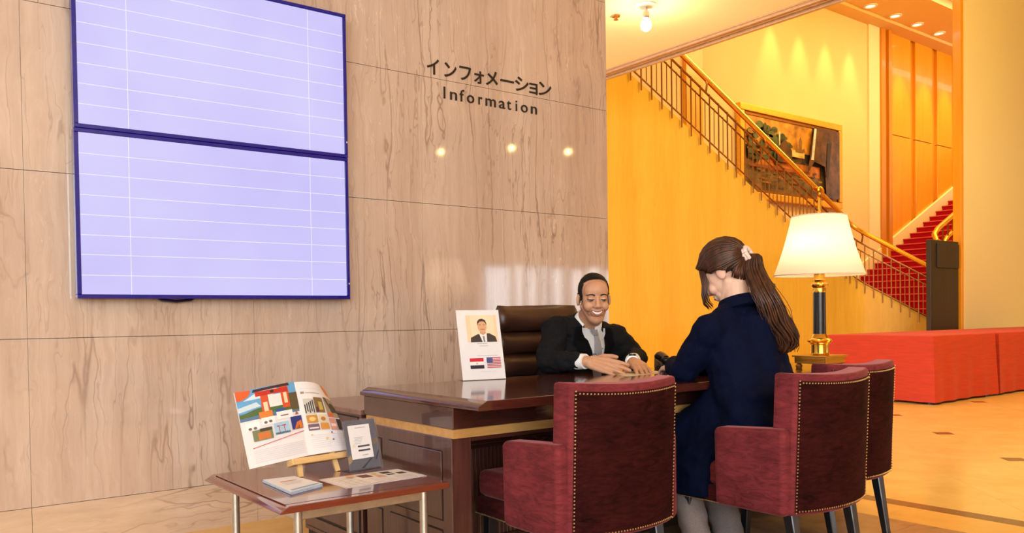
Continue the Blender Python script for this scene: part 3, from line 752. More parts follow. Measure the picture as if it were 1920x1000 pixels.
t = B(); box(t, -.112, .096, -.018, .022, -.012, .008, .002, 1)
t.transform(Matrix.Translation(PO+E2*.016+NN*.006) @ Matrix(((E1.x, -NN.x, E2.x, 0), (E1.y, -NN.y, E2.y, 0), (E1.z, -NN.z, E2.z, 0), (0, 0, 0, 1))))
part('ledge', t, m_pale_wood, ea, world=True)
for u in (-.082, .058):
    ft = PO+E1*u+HN*.012; ft.z = ZT; part('front_leg', slat(B(), ft, PO+E1*(u*.55-.012*.45)+E2*.235-NN*.008, .016, .010), m_pale_wood, ea, world=True)
ft = PO+E1*(-.012)-HN*.11; ft.z = ZT; part('back_leg', slat(B(), ft, PO+E1*(-.012)+E2*.20-NN*.016, .016, .010), m_pale_wood, ea, world=True)
part('cross_bar', slat(B(), PO+E1*(-.05)+E2*.13-NN*.008, PO+E1*.03+E2*.13-NN*.008, .012, .008), m_pale_wood, ea, world=True)

mg = thing('open_magazine', 'open travel magazine with a vermilion shrine gate photo, propped on the beech easel', 'magazine', PO)
SP = -.042                                        # spine
def left_page(u, v, off=0):                       # u 0..1 from outer edge to spine, v 0..1
    x = -.250+(SP+.250)*u+.006*v*(1-u)*-1; y = .014+.016*u+(.243+.006*u)*v; z = .006+.010*sin(pi*u)*.6-.016*u*u*0
    return PO+E1*x+E2*y+NN*(z+off)
def right_page(u, v, off=0):                      # u 0..1 from spine to outer edge, curling away at the top corner
    x = SP+.172*u-.012*u*u; y = .030+(.247)*v-.020*u*u*v; z = .006+.012*sin(pi*u)*.7-.075*(u**2)*(v**1.6)
    return PO+E1*x+E2*y+NN*(z+off)
def page(fn, th):
    bm = B(); N, Mv = 14, 12
    g = [[[bm.verts.new(fn(i/N, j/Mv, o)) for j in range(Mv+1)] for i in range(N+1)] for o in (0, -th)]
    for i in range(N):
        for j in range(Mv):
            bm.faces.new((g[0][i][j], g[0][i+1][j], g[0][i+1][j+1], g[0][i][j+1])); bm.faces.new((g[1][i][j], g[1][i][j+1], g[1][i+1][j+1], g[1][i+1][j]))
    for i in range(N):
        for j in (0, Mv): bm.faces.new((g[0][i][j], g[0][i+1][j], g[1][i+1][j], g[1][i][j]))
    for j in range(Mv):
        for i in (0, N): bm.faces.new((g[0][i][j], g[0][i][j+1], g[1][i][j+1], g[1][i][j]))
    return bm
lp = part('left_page', page(left_page, .004), m_white_paper, mg, world=True); rp = part('right_page', page(right_page, .004), m_white_paper, mg, world=True)
P = Print(left_page, .00012, curved=True)
P.rect(0, .60, 1, 1, (104, 170, 226), 6); P.rect(0, .60, .99, .70, (92, 124, 160), 6); P.poly([(0, .68), (.25, .73), (.5, .76), (.75, .80), (1, .86), (1, .62), (.6, .66), (0, .64)], (84, 110, 66))
P.poly([(.10, .86), (.35, .95), (.6, .98), (.75, .93), (.5, .86)], (214, 232, 246)); P.poly([(0, .78), (.3, .82), (.36, .76), (0, .72)], (206, 226, 240))
O1, O2 = (216, 86, 46), (196, 52, 40)
P.poly([(.36, .60), (.38, .94), (.50, .95), (.49, .60)], O1); P.poly([(.72, .68), (.72, .97), (.84, .98), (.92, .68)], O1)
P.rect(.50, .72, .72, .88, (232, 238, 240)); P.rect(.30, .89, .86, .95, O2); P.poly([(.26, .95), (.28, .985), (.88, 1.0), (.90, .965)], (70, 40, 40)); P.disc(.58, .925, .035, (60, 44, 40), .02); P.rect(.40, .66, .47, .80, (240, 220, 190)); P.rect(.76, .74, .82, .88, (240, 220, 190))
P.rect(.85, .64, 1, .86, (96, 84, 60)); P.rect(.3, .59, .52, .68, (222, 132, 60)); P.rect(.58, .62, .74, .68, (46, 92, 160))
P.poly([(0, 1), (0, .87)]+[(.0+.22*cos(a)+.02, 1-.13*sin(a)) for a in [pi/2-.3*k for k in range(6)]], (238, 98, 48))
for a, b, y in ((.06, .28, .57), (.32, .54, .60), (.58, .86, .64)): P.rect(a, y-.10, b, y, (246, 246, 250), 2)
for a, b in ((.12, .52), (.20, .52), (.38, .565), (.46, .57)): P.disc(a, b-.03, .028, (120, 104, 104), .018)
P.rect(.64, .575, .78, .59, (130, 112, 112)); P.poly([(.90, .56), (.93, .62), (.96, .56)], (170, 90, 80))
P.rect(.14, .32, .46, .46, (120, 130, 96)); P.rect(.22, .33, .42, .42, (206, 122, 66)); P.rect(.26, .43, .46, .47, (70, 66, 54)); P.rect(.50, .35, .76, .50, (166, 206, 236)); P.rect(.50, .35, .76, .375, (72, 122, 152)); P.rect(.54, .45, .70, .462, (196, 44, 60)); P.rect(.57, .37, .582, .46, (196, 44, 60)); P.rect(.66, .37, .672, .46, (196, 44, 60))
P.rect(.80, .37, 1, .54, (48, 56, 132)); P.poly([(.84, .37), (.9, .46), (.98, .48), (1, .37)], (216, 122, 60))
P.poly([(.10, .235), (.10, .243), (1, .335), (1, .326)], (204, 78, 84))
for k in range(7): P.rect(.10, .05+.025*k, .96, .054+.025*k, (206, 204, 214), 4)
P.done(mg)
P = Print(right_page, .00012, curved=True)
P.poly([(.66, 1), (.80, .86), (1, .84), (1, 1)], (240, 142, 56)); P.rect(.08, .83, .16, .86, (150, 140, 136)); P.rect(.18, .835, .55, .85, (190, 186, 186), 3)
P.rect(.08, .90, .6, .905, (214, 212, 220), 3)
P.rect(.10, .54, .34, .76, (206, 204, 200), 3)
for k in range(5): P.rect(.11+.045*k, .56+.02*(k % 2), .135+.045*k, .68+.015*k, (52, 52, 60))
P.rect(.34, .56, .58, .78, (128, 104, 70), 2); P.rect(.44, .60, .54, .72, (196, 172, 92)); P.rect(.36, .57, .42, .64, (92, 48, 70))
P.rect(.62, .50, .98, .80, (166, 150, 130), 4); P.poly([(.62, .80), (.70, .80), (.86, .58), (.80, .56)], (92, 80, 70)); P.rect(.76, .58, .98, .68, (56, 56, 44), 3); P.disc(.86, .68, .09, (62, 64, 48), .05); P.rect(.64, .5, .8, .56, (206, 104, 60))
P.rect(.10, .42, .34, .53, (196, 142, 70), 2); P.disc(.22, .475, .07, (232, 196, 122), .03); P.rect(.37, .42, .58, .53, (222, 206, 176), 2); P.disc(.47, .47, .06, (176, 122, 70), .03); P.rect(.10, .32, .34, .405, (120, 92, 112), 2); P.rect(.12, .34, .32, .36, (222, 216, 222)); P.rect(.37, .32, .58, .41, (214, 146, 70), 2)
P.rect(.62, .31, .80, .48, (216, 150, 140), 2); P.rect(.64, .36, .78, .40, (236, 216, 206)); P.rect(.83, .31, .98, .48, (58, 46, 50), 2)
for k in range(7): P.rect(.10, .08+.028*k, .52, .083+.028*k, (206, 204, 218), 3); P.rect(.60, .08+.028*k, .96, .083+.028*k, (206, 204, 218), 3)
P.disc(.60, .27, .02, (80, 80, 90), .012); P.disc(.60, .17, .02, (80, 80, 90), .012); P.disc(.14, .26, .02, (224, 196, 120), .012); P.disc(.45, .19, .03, (232, 206, 140), .018)
P.done(mg)

m_clear = NT('clear_acrylic'); m_clear.set(Roughness=.04, Transmission_Weight=.92, IOR=1.12, Alpha=.55); m_clear.col((.93, .93, .98, 1)); m_clear = m_clear.m
def upright(name, label, cat, p, q, lean, h, zt, foot):
    p, q = V(p), V(q); e1 = (q-p).normalized(); w_ = (q-p).length; hn = V((e1.y, -e1.x, 0)); nn = hn*cos(lean)+V((0, 0, sin(lean))); e2 = nn.cross(e1); p.z = zt
    t = thing(name, label, cat, ((p.x+q.x)/2, (p.y+q.y)/2, zt))
    f = lambda u, v, o=0: p+e1*u+e2*v+nn*o+V((0, 0, .002))
    def slab(u0, u1, v0, v1, o0, o1):
        bm = B(); vs = [bm.verts.new(f(u, v, o)) for o in (o0, o1) for u, v in ((u0, v0), (u1, v0), (u1, v1), (u0, v1))]
        for fc in ((3, 2, 1, 0), (4, 5, 6, 7), (0, 1, 5, 4), (1, 2, 6, 5), (2, 3, 7, 6), (3, 0, 4, 7)): bm.faces.new([vs[i] for i in fc])
        return bm
    bm = B(); vs = [bm.verts.new(v) for z in (0, .002) for v in (p+V((0, 0, z)), q+V((0, 0, zt-q.z+z)), q-hn*foot+V((0, 0, zt-q.z+z)), p-hn*foot+V((0, 0, z)))]
    for fc in ((3, 2, 1, 0), (4, 5, 6, 7), (0, 1, 5, 4), (1, 2, 6, 5), (2, 3, 7, 6), (3, 0, 4, 7)): bm.faces.new([vs[i] for i in fc])
    part('foot', bm, m_clear, t, world=True, smooth=False)
    return t, f, slab, w_
ac, f, slab, w_ = upright('acrylic_stand', 'clear acrylic stand with a small white notice, leaning beside the magazine', 'stand', (1.241, 2.497, ZT), (1.376, 2.519, ZT), rad(14), .17, ZT, .05)
part('front_sheet', slab(0, w_, 0, .170, 0, .003), m_clear, ac, world=True, smooth=False)
part('card', slab(.018, .105, .038, .150, .0032, .0038), m_white_paper, ac, world=True, smooth=False)
part('backing_card', slab(.004, w_-.004, .004, .166, -.0012, -.0004), M('grey_lilac_card', (180, 177, 202), .5), ac, world=True, smooth=False)
P = Print(lambda u, v, o: f(u, v, .0039+o))
P.rect(.045, .139, .088, .142, (190, 190, 200))
for k in range(5): P.rect(.034+.004*(k % 2), .088+.005*k, .060+.003*k, .0895+.005*k, (190, 190, 200))
P.disc(.030, .081, .006, (232, 226, 206)); P.rect(.058, .048, .082, .050, (170, 170, 182))
P.done(ac)
for v_ in (.076, .062):
    P = Print(lambda u, v, o: f(u, v, .0042+o)); P.rect(.046, v_, .094, v_+.0055, (74, 72, 78)); P.done(ac, name='dark_bar')
P = Print(lambda u, v, o: f(u, v, -.0002+o*.3))
P.poly([(.112, .075), (.131, .088), (.131, .104), (.112, .091)], (222, 186, 130)); P.poly([(.004, .022), (.020, .034), (.020, .056), (.004, .046)], (222, 186, 130)); P.poly([(.05, .006), (.062, .006), (.10, .034), (.094, .036)], (60, 56, 72)); P.poly([(.112, .03), (.118, .028), (.131, .055), (.131, .062)], (70, 66, 84))
P.done(ac, name='backing_print')

def sheet(name, label, cat, quad, z, th, m, group=None):
    c = V((sum(p[0] for p in quad)/4, sum(p[1] for p in quad)/4, z)); t = thing(name, label, cat, c, 0, group)
    part('sheet', prism(B(), [(x, y) for x, y in quad], z, z+th), m, t, world=True, smooth=False); return t
def on_quad(quad, z):
    a, b, c, d = [V((x, y, z)) for x, y in quad]
    return lambda u, v, o: a.lerp(b, u).lerp(d.lerp(c, u), v)+V((0, 0, o))
Q = [(.958, 2.300), (1.080, 2.352), (1.064, 2.522), (.966, 2.532)]
for k in range(8):
    rnd = random.Random(k); dx, dy = rnd.uniform(-.003, .003), rnd.uniform(-.003, .003)
    q = [(x+dx, y+dy) for x, y in Q]
    lab = 'topmost white leaflet with a reddish title on the pile on the side table' if k == 7 else 'pale blue and white leaflet within the low pile on the side table'
    s = sheet('leaflet', lab, 'leaflet', q, ZT+.0012*k, .0011, m_white_paper if k == 7 else M('pale_blue_paper', (206, 222, 240), .6), 'leaflets piled on the side table')
    if k == 7:
        P = Print(on_quad(q, ZT+.0012*k+.0011)); P.rect(.25, .62, .75, .68, (222, 150, 146)); P.rect(.2, .5, .8, .52, (214, 206, 210)); P.rect(.2, .4, .7, .42, (214, 206, 210)); P.rect(.08, .04, .92, .1, (170, 200, 226)); P.done(s)
Q = [(1.120, 2.276), (1.406, 2.287), (1.394, 2.453), (1.114, 2.456)]
s = sheet('flyer', 'laminated flyer with small photos lying near the right edge of the side table', 'flyer', Q, ZT, .0009, m_white_paper)
P = Print(on_quad(Q, ZT+.0009)); PK = (236, 206, 196)
for a in ((.0, .0, 1, .03), (0, .97, 1, 1), (0, 0, .02, 1), (.98, 0, 1, 1)): P.rect(*a, PK, lift=1)
P.rect(.04, .06, .96, .94, (240, 232, 224), lift=1); P.rect(.40, .58, .54, .86, (120, 74, 66), lift=2); P.rect(.58, .72, .66, .90, (226, 190, 120), lift=2); P.rect(.70, .70, .82, .88, (60, 54, 56), lift=2); P.rect(.84, .50, .94, .68, (66, 54, 50), lift=2); P.rect(.70, .52, .80, .62, (70, 62, 64), lift=2)
for k in range(6): P.rect(.08, .14+.12*k, .34, .17+.12*k, (196, 180, 176), lift=2)
for k in range(4): P.rect(.42, .12+.10*k, .66, .145+.10*k, (206, 196, 200), lift=2); P.rect(.70, .12+.08*k, .92, .14+.08*k, (196, 186, 190), lift=2)
P.disc(.3, .76, .05, (236, 170, 110), .08); P.rect(.56, .44, .66, .66, (216, 176, 150), lift=2)
P.done(s)

# things on the desk ---------------------------------------------------------
ZD = .667
sg, f, slab, w_ = upright('staff_sign', 'white acrylic staff sign with portrait and two flags standing on the desk', 'sign', (1.88, 2.775, ZD), (2.066, 2.739, ZD), rad(13), .29, ZD, .07)
part('front_sheet', slab(0, w_, 0, .287, 0, .0025), m_white_paper, sg, world=True, smooth=False)
P = Print(lambda u, v, o: f(u*w_, v*.287, .0025+o), .0002)
P.rect(.20, .535, .92, .925, (246, 214, 178)); P.rect(.30, .60, .86, .925, (250, 224, 194))
P.poly([(.27, .535), (.28, .60), (.45, .65), (.72, .66), (.86, .61), (.89, .535)], (62, 52, 48)); P.poly([(.48, .655), (.545, .535), (.65, .535), (.66, .66)], (240, 238, 240)); P.poly([(.555, .62), (.60, .62), (.61, .535), (.57, .535)], (136, 136, 150))
P.poly([(.50, .66), (.51, .70), (.63, .70), (.64, .66), (.57, .635)], (216, 160, 120)); P.disc(.565, .76, .105, (224, 172, 134), .09); P.poly([(.455, .77), (.46, .83), (.51, .865), (.58, .872), (.65, .85), (.675, .80), (.665, .77), (.65, .81), (.60, .835), (.52, .83), (.475, .80)], (60, 44, 38))
P.rect(.52, .715, .62, .724, (150, 84, 70)); P.rect(.49, .78, .535, .786, (70, 48, 40)); P.rect(.59, .78, .635, .786, (70, 48, 40))
P.done(sg, name='portrait_photo'); P = Print(lambda u, v, o: f(u*w_, v*.287, .0025+o), .0002); 
for k in range(6): P.rect(.42+.04*k, .508, .445+.04*k, .518, (170, 168, 180))
P.rect(.46, .475, .66, .482, (190, 188, 198)); P.rect(.38, .335, .86, .343, (196, 194, 206))
P.rect(.40, .11, .8, .115, (214, 212, 222)); P.done(sg, name='lettering'); P = Print(lambda u, v, o: f(u*w_, v*.287, .0025+o), .0002); P.rect(.20, .255, .52, .305, (206, 30, 52)); P.rect(.20, .205, .52, .255, (244, 242, 246)); P.rect(.20, .155, .52, .205, (34, 32, 48)); P.disc(.36, .230, .022, (206, 190, 140), .015)
P.done(sg, name='flag'); P = Print(lambda u, v, o: f(u*w_, v*.287, .0025+o), .0002); P.rect(.585, .16, .915, .31, (242, 240, 244))
for k in range(7): P.rect(.585, .16+.15*k*2/13, .915, .16+.15*(k*2+1)/13, (190, 44, 62), lift=15)
P.rect(.585, .229, .725, .31, (52, 64, 132), lift=16)
for i in range(5):
    for j in range(4): P.rect(.60+.025*i, .24+.018*j, .606+.025*i, .244+.018*j, (226, 226, 240), lift=17)
P.done(sg, name='flag')
Q = [(2.50, 2.482), (2.748, 2.498), (2.865, 2.695), (2.622, 2.745)]
mp = sheet('paper_map', 'cream paper map spread under the hands of the man at the desk', 'map', Q, ZD, .0012, M('cream_paper', (236, 216, 184), .7))
P = Print(on_quad(Q, ZD+.0012))
P.rect(.05, .05, .95, .95, (240, 226, 198), lift=1)
for k in range(5): P.rect(.08, .1+.18*k, .92, .125+.18*k, (206, 176, 136), lift=2); P.rect(.1+.18*k, .08, .115+.18*k, .92, (206, 176, 136), lift=2)
P.rect(.3, .3, .46, .44, (176, 196, 150), lift=3); P.rect(.62, .5, .74, .72, (150, 186, 206), lift=3); P.done(mp)
tp = thing('desk_telephone', 'black desk telephone beside the paper map, half hidden by the navy coat', 'telephone', (3.02, 2.68, ZD), rad(-35))
t = B(); box(t, -.085, .085, -.07, .07, 0, .03, .006)
for v in t.verts: v.co.z += .018*(v.co.y+.07)/.14 if v.co.z > .015 else 0
part('base', t, m_black, tp)
t = B(); tube(t, [(-.06, -.08, .05), (-.06, -.04, .062), (-.06, .04, .068), (-.06, .08, .06)], [.016, .013, .013, .016], 12); ell(t, (-.06, -.075, .044), (.022, .026, .018)); ell(t, (-.06, .075, .054), (.022, .026, .018)); part('handset', t, m_black, tp)
part('display', box(B(), -.02, .075, .025, .06, .042, .0455, .001, 1), m_white, tp)
for i in range(3):
    for j in range(4): part('key', box(B(), -.015+.03*i, .007+.03*i, -.055+.019*j, -.042+.019*j, .034+.0025*j, .038+.0025*j, .001, 1), m_white, tp)
part('cord', tube(B(), [(-.06, -.1, .04), (-.075, -.12, .012), (-.09, -.09, .006), (-.1, -.03, .006), (-.09, .03, .01)], .004, 6), m_black, tp)
ts = thing('tablet_stand', 'small black framed screen on the desk, its corner showing behind the ponytail', 'tablet', (3.36, 2.47, ZD), rad(-38))
t = B(); box(t, -.105, .105, -.006, .006, .13, .40, .004); t.transform(Matrix.Rotation(rad(-8), 4, 'X')); part('frame', t, m_black, ts)
t = B(); box(t, -.09, .09, -.0075, -.0062, .15, .385); t.transform(Matrix.Rotation(rad(-8), 4, 'X')); part('screen', t, m_white_paper, ts, smooth=False)
part('stand', slat(B(), (0, .03, .01), (0, .025, .2), .03, .012), m_black, ts); part('base', box(B(), -.07, .07, -.05, .06, 0, .012, .004), m_black, ts)

# table lamp -----------------------------------------------------------------
tl = thing('table_lamp', 'tall table lamp with pleated cream shade and brass trimmed black column', 'lamp', (3.466, 2.206, ZD))
t = B(); box(t, -.08, .08, -.08, .08, .022, .058, .004); part('square_plinth', t, m_brass, tl)
part('plinth_lip', box(B(), -.088, .088, -.088, .088, .052, .060, .002), m_brass, tl)
for x in (-.065, .065):
    for y in (-.065, .065): part('foot', lathe(B(), [(0, 0), (.012, 0), (.016, .010), (.010, .02), (0, .024)], 14, (x, y, 0)), m_bronze, tl)
part('drum_base', lathe(B(), [(0, .06), (.040, .06), (.043, .066), (.041, .072), (.041, .108), (.045, .112), (.045, .116), (.052, .120), (.056, .126), (.052, .132), (.040, .138), (.034, .150), (.031, .156), (0, .156)], 36), m_brass, tl)
part('column', lathe(B(), [(0, .156), (.029, .156), (.0285, .20), (.0275, .345), (0, .345)], 36), M('black_column', (24, 22, 24), .25), tl)
part('capital', lathe(B(), [(0, .345), (.030, .345), (.031, .352), (.029, .366), (.034, .370), (.040, .376), (.041, .382), (.034, .388), (.026, .394), (.029, .402), (.025, .410), (.024, .428), (.027, .434), (.022, .442), (.022, .47), (0, .47)], 36), m_brass, tl)
part('stem', tube(B(), [(0, 0, .47), (0, 0, .70)], .006, 10), m_brass, tl)
n = NT('cream_pleated_shade'); 
for nd in list(n.n): n.n.remove(nd)
out = n.new('ShaderNodeOutputMaterial'); df = n.new('ShaderNodeBsdfDiffuse'); tr_ = n.new('ShaderNodeBsdfTranslucent'); mx = n.new('ShaderNodeMixShader'); mx.inputs[0].default_value = .62
df.inputs[0].default_value = lin((248, 240, 228)); tr_.inputs[0].default_value = lin((255, 240, 214)); n.link(df.outputs[0], mx.inputs[1]); n.link(tr_.outputs[0], mx.inputs[2]); n.link(mx.outputs[0], out.inputs[0])
m_shade = n.m
t = B(); NP = 120
def shade_ring(r, z): return [V((r*cos(2*pi*k/NP)*(1+(.005 if k % 2 else 0)), r*sin(2*pi*k/NP)*(1+(.005 if k % 2 else 0)), z)) for k in range(NP)]
ring_loft(t, [shade_ring(.198-(.198-.120)*i/8-.006*sin(pi*i/8), .425+.267*i/8) for i in range(9)], caps=False)
sh = part('lamp_shade', t, m_shade, tl)
m_tape = M('cream_braid', (236, 222, 200), .7)
part('shade_trim', tube(B(), [(.1995*cos(2*pi*k/60), .1995*sin(2*pi*k/60), .425) for k in range(61)], .003, 6, False), m_tape, sh)
part('shade_trim', tube(B(), [(.1205*cos(2*pi*k/60), .1205*sin(2*pi*k/60), .692) for k in range(61)], .003, 6, False), m_tape, sh)
part('finial', lathe(B(), [(0, .69), (.008, .69), (.010, .70), (.005, .706), (.009, .714), (0, .722)], 16), m_brass, tl)
part('shade_spider', (lambda q: ([tube(q, [(0, 0, .69), (.12*cos(a), .12*sin(a), .69)], .002, 6) for a in (0, 2.09, 4.19)], q)[-1])(B()), m_brass, tl)
part('bulb', lathe(B(), [(0, .47), (.014, .475), (.03, .52), (.034, .55), (.024, .585), (0, .60)], 20), m_bulb, tl)
for dx in (-.06, .06): lamp('lamp_bulb_light', 'POINT', (3.466+dx, 2.206, ZD+.545), 1.0, (1, .80, .55), .03)

# ------------------------------------------------------------------ burgundy armchairs
def arc_pts(w, bulge, n=14, y=0): return [(-w/2+w*i/n, y-bulge*(1-(2*i/n-1)**2)) for i in range(n+1)]
def make_chair(label, loc, rz):
    c = thing('upholstered_armchair', label, 'chair', loc, rz, 'burgundy velvet armchairs at the desk')
    W = .444; BU = .050
    poly = arc_pts(W, BU)+[(x, y+.085) for x, y in arc_pts(W, BU*.8)[::-1]]
    t = B(); prism(t, poly, .250, .717)
    for v in t.verts:
        if v.co.z > .5: v.co.z += .010*(abs(v.co.x)/(W/2))**2-.004; v.co.y -= .02
    bevel(t, .012, 3, 45); part('backrest', t, m_velvet, c)
    # outside back panel inside the nail line
    N = 16; Hn = 8; bm = B(); g = []
    def bp(u, v, o=0):                            # u -1..1, v 0..1
        x = u*(W/2-.010); y = -BU*(1-(x/(W/2))**2); z = .262+.428*v
        return V((x, y-.0035-o-.02*(z-.25)/.467, z+.008*u*u*v))
    g = [[bm.verts.new(bp(-1+2*i/N, j/Hn)) for j in range(Hn+1)] for i in range(N+1)]
    for i in range(N):
        for j in range(Hn): bm.faces.new((g[i][j], g[i+1][j], g[i+1][j+1], g[i][j+1]))
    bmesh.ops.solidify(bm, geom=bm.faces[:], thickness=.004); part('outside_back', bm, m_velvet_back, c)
    bm = B()
    def nail(p, r=.0036):
        t = B(); bmesh.ops.create_icosphere(t, subdivisions=1, radius=r); t.transform(Matrix.Translation(p)); merge(bm, t)
    for k in range(40):
        v = k/39
        for u in (-.985, .985): nail(bp(u, v, .001))
    for k in range(1, 38):
        u = -.985+1.97*k/38; nail(bp(u, .985, .001)); nail(bp(u, .01, .001))
    for k in range(30):
        u = k/29; nail(V((-.175+.35*u, .517, .245)))
        for s in (-1, 1): nail(V((s*.2065, .305+.21*u, .245)))
    part('nailhead_trim', bm, m_nail, c, kind='stuff', smooth=True)
    t = B(); box(t, -.197, .197, .05, .525, .300, .388)
    for v in t.verts:
        if v.co.z > .35: v.co.z += .004
    bevel(t, .028, 4, 45); part('seat_cushion', t, m_velvet, c)
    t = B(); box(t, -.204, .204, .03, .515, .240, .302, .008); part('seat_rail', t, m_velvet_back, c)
    for s in (-1, 1):
        t = B(); a, b = sorted((s*.172, s*.256)); prof = [(0.004, .250), (.288, .250), (.294, .522), (.004, .540)]
        xz = B(); prism(xz, prof, a, b); xz.transform(Matrix(((0, 0, 1, 0), (1, 0, 0, 0), (0, 1, 0, 0), (0, 0, 0, 1)))); bevel(xz, .020, 4, 30); part('arm', xz, m_velvet, c)
    for sx in (-1, 1):
        for yt, yb in ((.47, .485), (.035, -.010)):
            bm = B(); top, bot = .019, .013
            x = sx*.176
            vs = [bm.verts.new(p) for p in [(x+a*bot, yb+b*bot, 0) for a, b in ((-1, -1), (1, -1), (1, 1), (-1, 1))]+[(x+a*top, yt+b*top, .250) for a, b in ((-1, -1), (1, -1), (1, 1), (-1, 1))]]
            for f_ in ((3, 2, 1, 0), (4, 5, 6, 7), (0, 1, 5, 4), (1, 2, 6, 5), (2, 3, 7, 6), (3, 0, 4, 7)): bm.faces.new([vs[i] for i in f_])
            bevel(bm, .003, 1); part('leg', bm, m_black_wood, c)
    return c
ch1 = make_chair('empty burgundy velvet armchair with nailhead trim, the one in front of the staff sign', (1.856, 1.866, 0), rad(-1.5))
dup(ch1, (2.616, 1.632, 0), 0, 'burgundy velvet armchair with nailhead trim in which the woman in the navy coat sits')
dup(ch1, (3.152, 1.834, 0), rad(-3), 'burgundy velvet armchair with nailhead trim standing nearest the table lamp')

# ------------------------------------------------------------------ leather office chair
oc = thing('office_chair', 'high backed brown leather office chair behind the desk', 'chair', (2.63, 3.24, 0), rad(-6))
def cushion(z0, z1, th, w, y, bow=.05, puff=.025):
    bm = B(); N, K = 24, 8; rings = []
    for j in range(K+1):
        v = j/K; z = z0+(z1-z0)*v; s = sin(pi*min(max(v, .02), .98))**.45; ring = []
        for i in range(N):
            a = 2*pi*i/N; ca, sa = cos(a), sin(a); x = w/2*(abs(ca)**.45)*(1 if ca > 0 else -1)*(.97+.03*s); yy = th/2*s*(abs(sa)**.7)*(1 if sa > 0 else -1)
            ring.append(V((x, y+yy-bow*(abs(x)/(w/2))**2.4-(puff*s*.3 if sa < 0 else 0)+.004*noise.noise(V((x*14, z*30, 0))), z+.006*noise.noise(V((x*9, yy*20, z*5))))))
        rings.append(ring)
    return ring_loft(bm, rings)
part('head_cushion', cushion(.845, .975, .13, .46, .03), m_leather, oc); part('upper_cushion', cushion(.735, .850, .11, .45, .035), m_leather, oc)
part('lower_cushion', cushion(.625, .740, .11, .44, .03), m_leather, oc); part('lumbar_cushion', cushion(.50, .63, .11, .43, .02), m_leather, oc)
t = B(); box(t, -.19, .19, .06, .095, .42, .94, .014, 3); part('back_shell', t, m_leather, oc)
t = B(); box(t, -.23, .23, -.46, .08, .36, .44, .035, 4); part('seat_cushion', t, m_leather, oc)
for s in (-1, 1):
    part('armrest', tube(B(), [(s*.26, .06, .60), (s*.265, -.05, .62), (s*.265, -.20, .61), (s*.265, -.24, .58)], [.02, .026, .026, .018], 10), m_leather, oc)
    part('arm_bracket', tube(B(), [(s*.265, -.14, .60), (s*.26, -.14, .40), (s*.18, -.14, .36)], .012, 8), m_black, oc)
part('gas_column', lathe(B(), [(0, .09), (.028, .09), (.028, .22), (.018, .22), (.018, .36), (0, .36)], 18, (0, -.18, 0)), m_metal, oc)
for k in range(5):
    a = 2*pi*k/5+.3; e = (.27*cos(a), -.18+.27*sin(a)); lg = part('base_arm', tube(B(), [(0, -.18, .10), (e[0], e[1], .075)], [.022, .014], 8), m_metal, oc)
    t = B(); bmesh.ops.create_uvsphere(t, u_segments=12, v_segments=8, radius=.03); t.transform(Matrix.Translation((e[0], e[1], .03))); part('caster', t, m_black, lg)

# ================================================================== people
def skin_mat(name, c, dark):
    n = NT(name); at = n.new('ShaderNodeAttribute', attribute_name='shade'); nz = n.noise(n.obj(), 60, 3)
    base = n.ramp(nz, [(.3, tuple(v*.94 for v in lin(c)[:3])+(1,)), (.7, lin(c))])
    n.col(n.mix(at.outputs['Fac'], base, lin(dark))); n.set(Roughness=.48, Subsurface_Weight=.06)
    n.b.inputs['Subsurface Radius'].default_value = (.01, .004, .002); return n.m
m_skin_m = skin_mat('tan_skin', (206, 154, 122), (150, 106, 86)); m_skin_w = skin_mat('fair_skin', (232, 192, 172), (214, 150, 140))
m_hair_m = M('black_short_hair', (26, 20, 18), .55, 0, 160, .5, .4)
def hair_mat():
    n = NT('dark_brown_hair'); nz = n.noise(n.map(n.obj(), (60, 60, 18)), 1, 4)
    n.col(n.ramp(nz, [(.3, lin((38, 20, 13))), (.7, lin((86, 50, 32)))])); n.set(Roughness=.36); n.b.inputs['Specular IOR Level'].default_value = .4; return n.m
m_hair_w = hair_mat()
def wool(name, c, rough=.85, k=.3):
    n = NT(name); nz = n.noise(n.obj(), 220, 2); b = lin(c); n.col(n.ramp(nz, [(.3, tuple(v*(1-k) for v in b[:3])+(1,)), (.7, tuple(v*(1+k) for v in b[:3])+(1,))]))
    n.set(Roughness=rough, Sheen_Weight=0); n.b.inputs['Specular IOR Level'].default_value = .12; return n.m
m_suit = wool('black_suit_cloth', (24, 24, 28)); m_lapel = wool('black_lapel_cloth', (20, 20, 24)); m_coat = wool('navy_wool', (4, 11, 40)); m_trouser = wool('grey_trousers', (128, 117, 116), .85, .12); m_shirt = M('white_shirt', (248, 249, 253), .7, amt=.03)
n = NT('silver_patterned_tie'); q = n.map(n.obj(), (1, 1, 1), (0, 0, 0), (0, rad(40), 0)); wv = n.new('ShaderNodeTexWave'); wv.inputs['Scale'].default_value = 60; n.link(q, wv.inputs['Vector'])
n.col(n.ramp(wv.outputs[0], [(.35, lin((206, 206, 212))), (.6, lin((150, 150, 160)))])); n.set(Roughness=.4); m_tie = n.m
m_lip = M('lip', (172, 96, 88), .45); m_lip_w = M('soft_lip', (206, 120, 116), .4); m_teeth = M('teeth', (246, 242, 236), .3, amt=.02); m_brow = M('dark_brow', (40, 28, 24), .7); m_eye = M('eye_white', (178, 150, 134), .3); m_iris = M('dark_iris', (30, 20, 16), .15); m_shoe = M('black_leather_shoe', (20, 18, 18), .3)

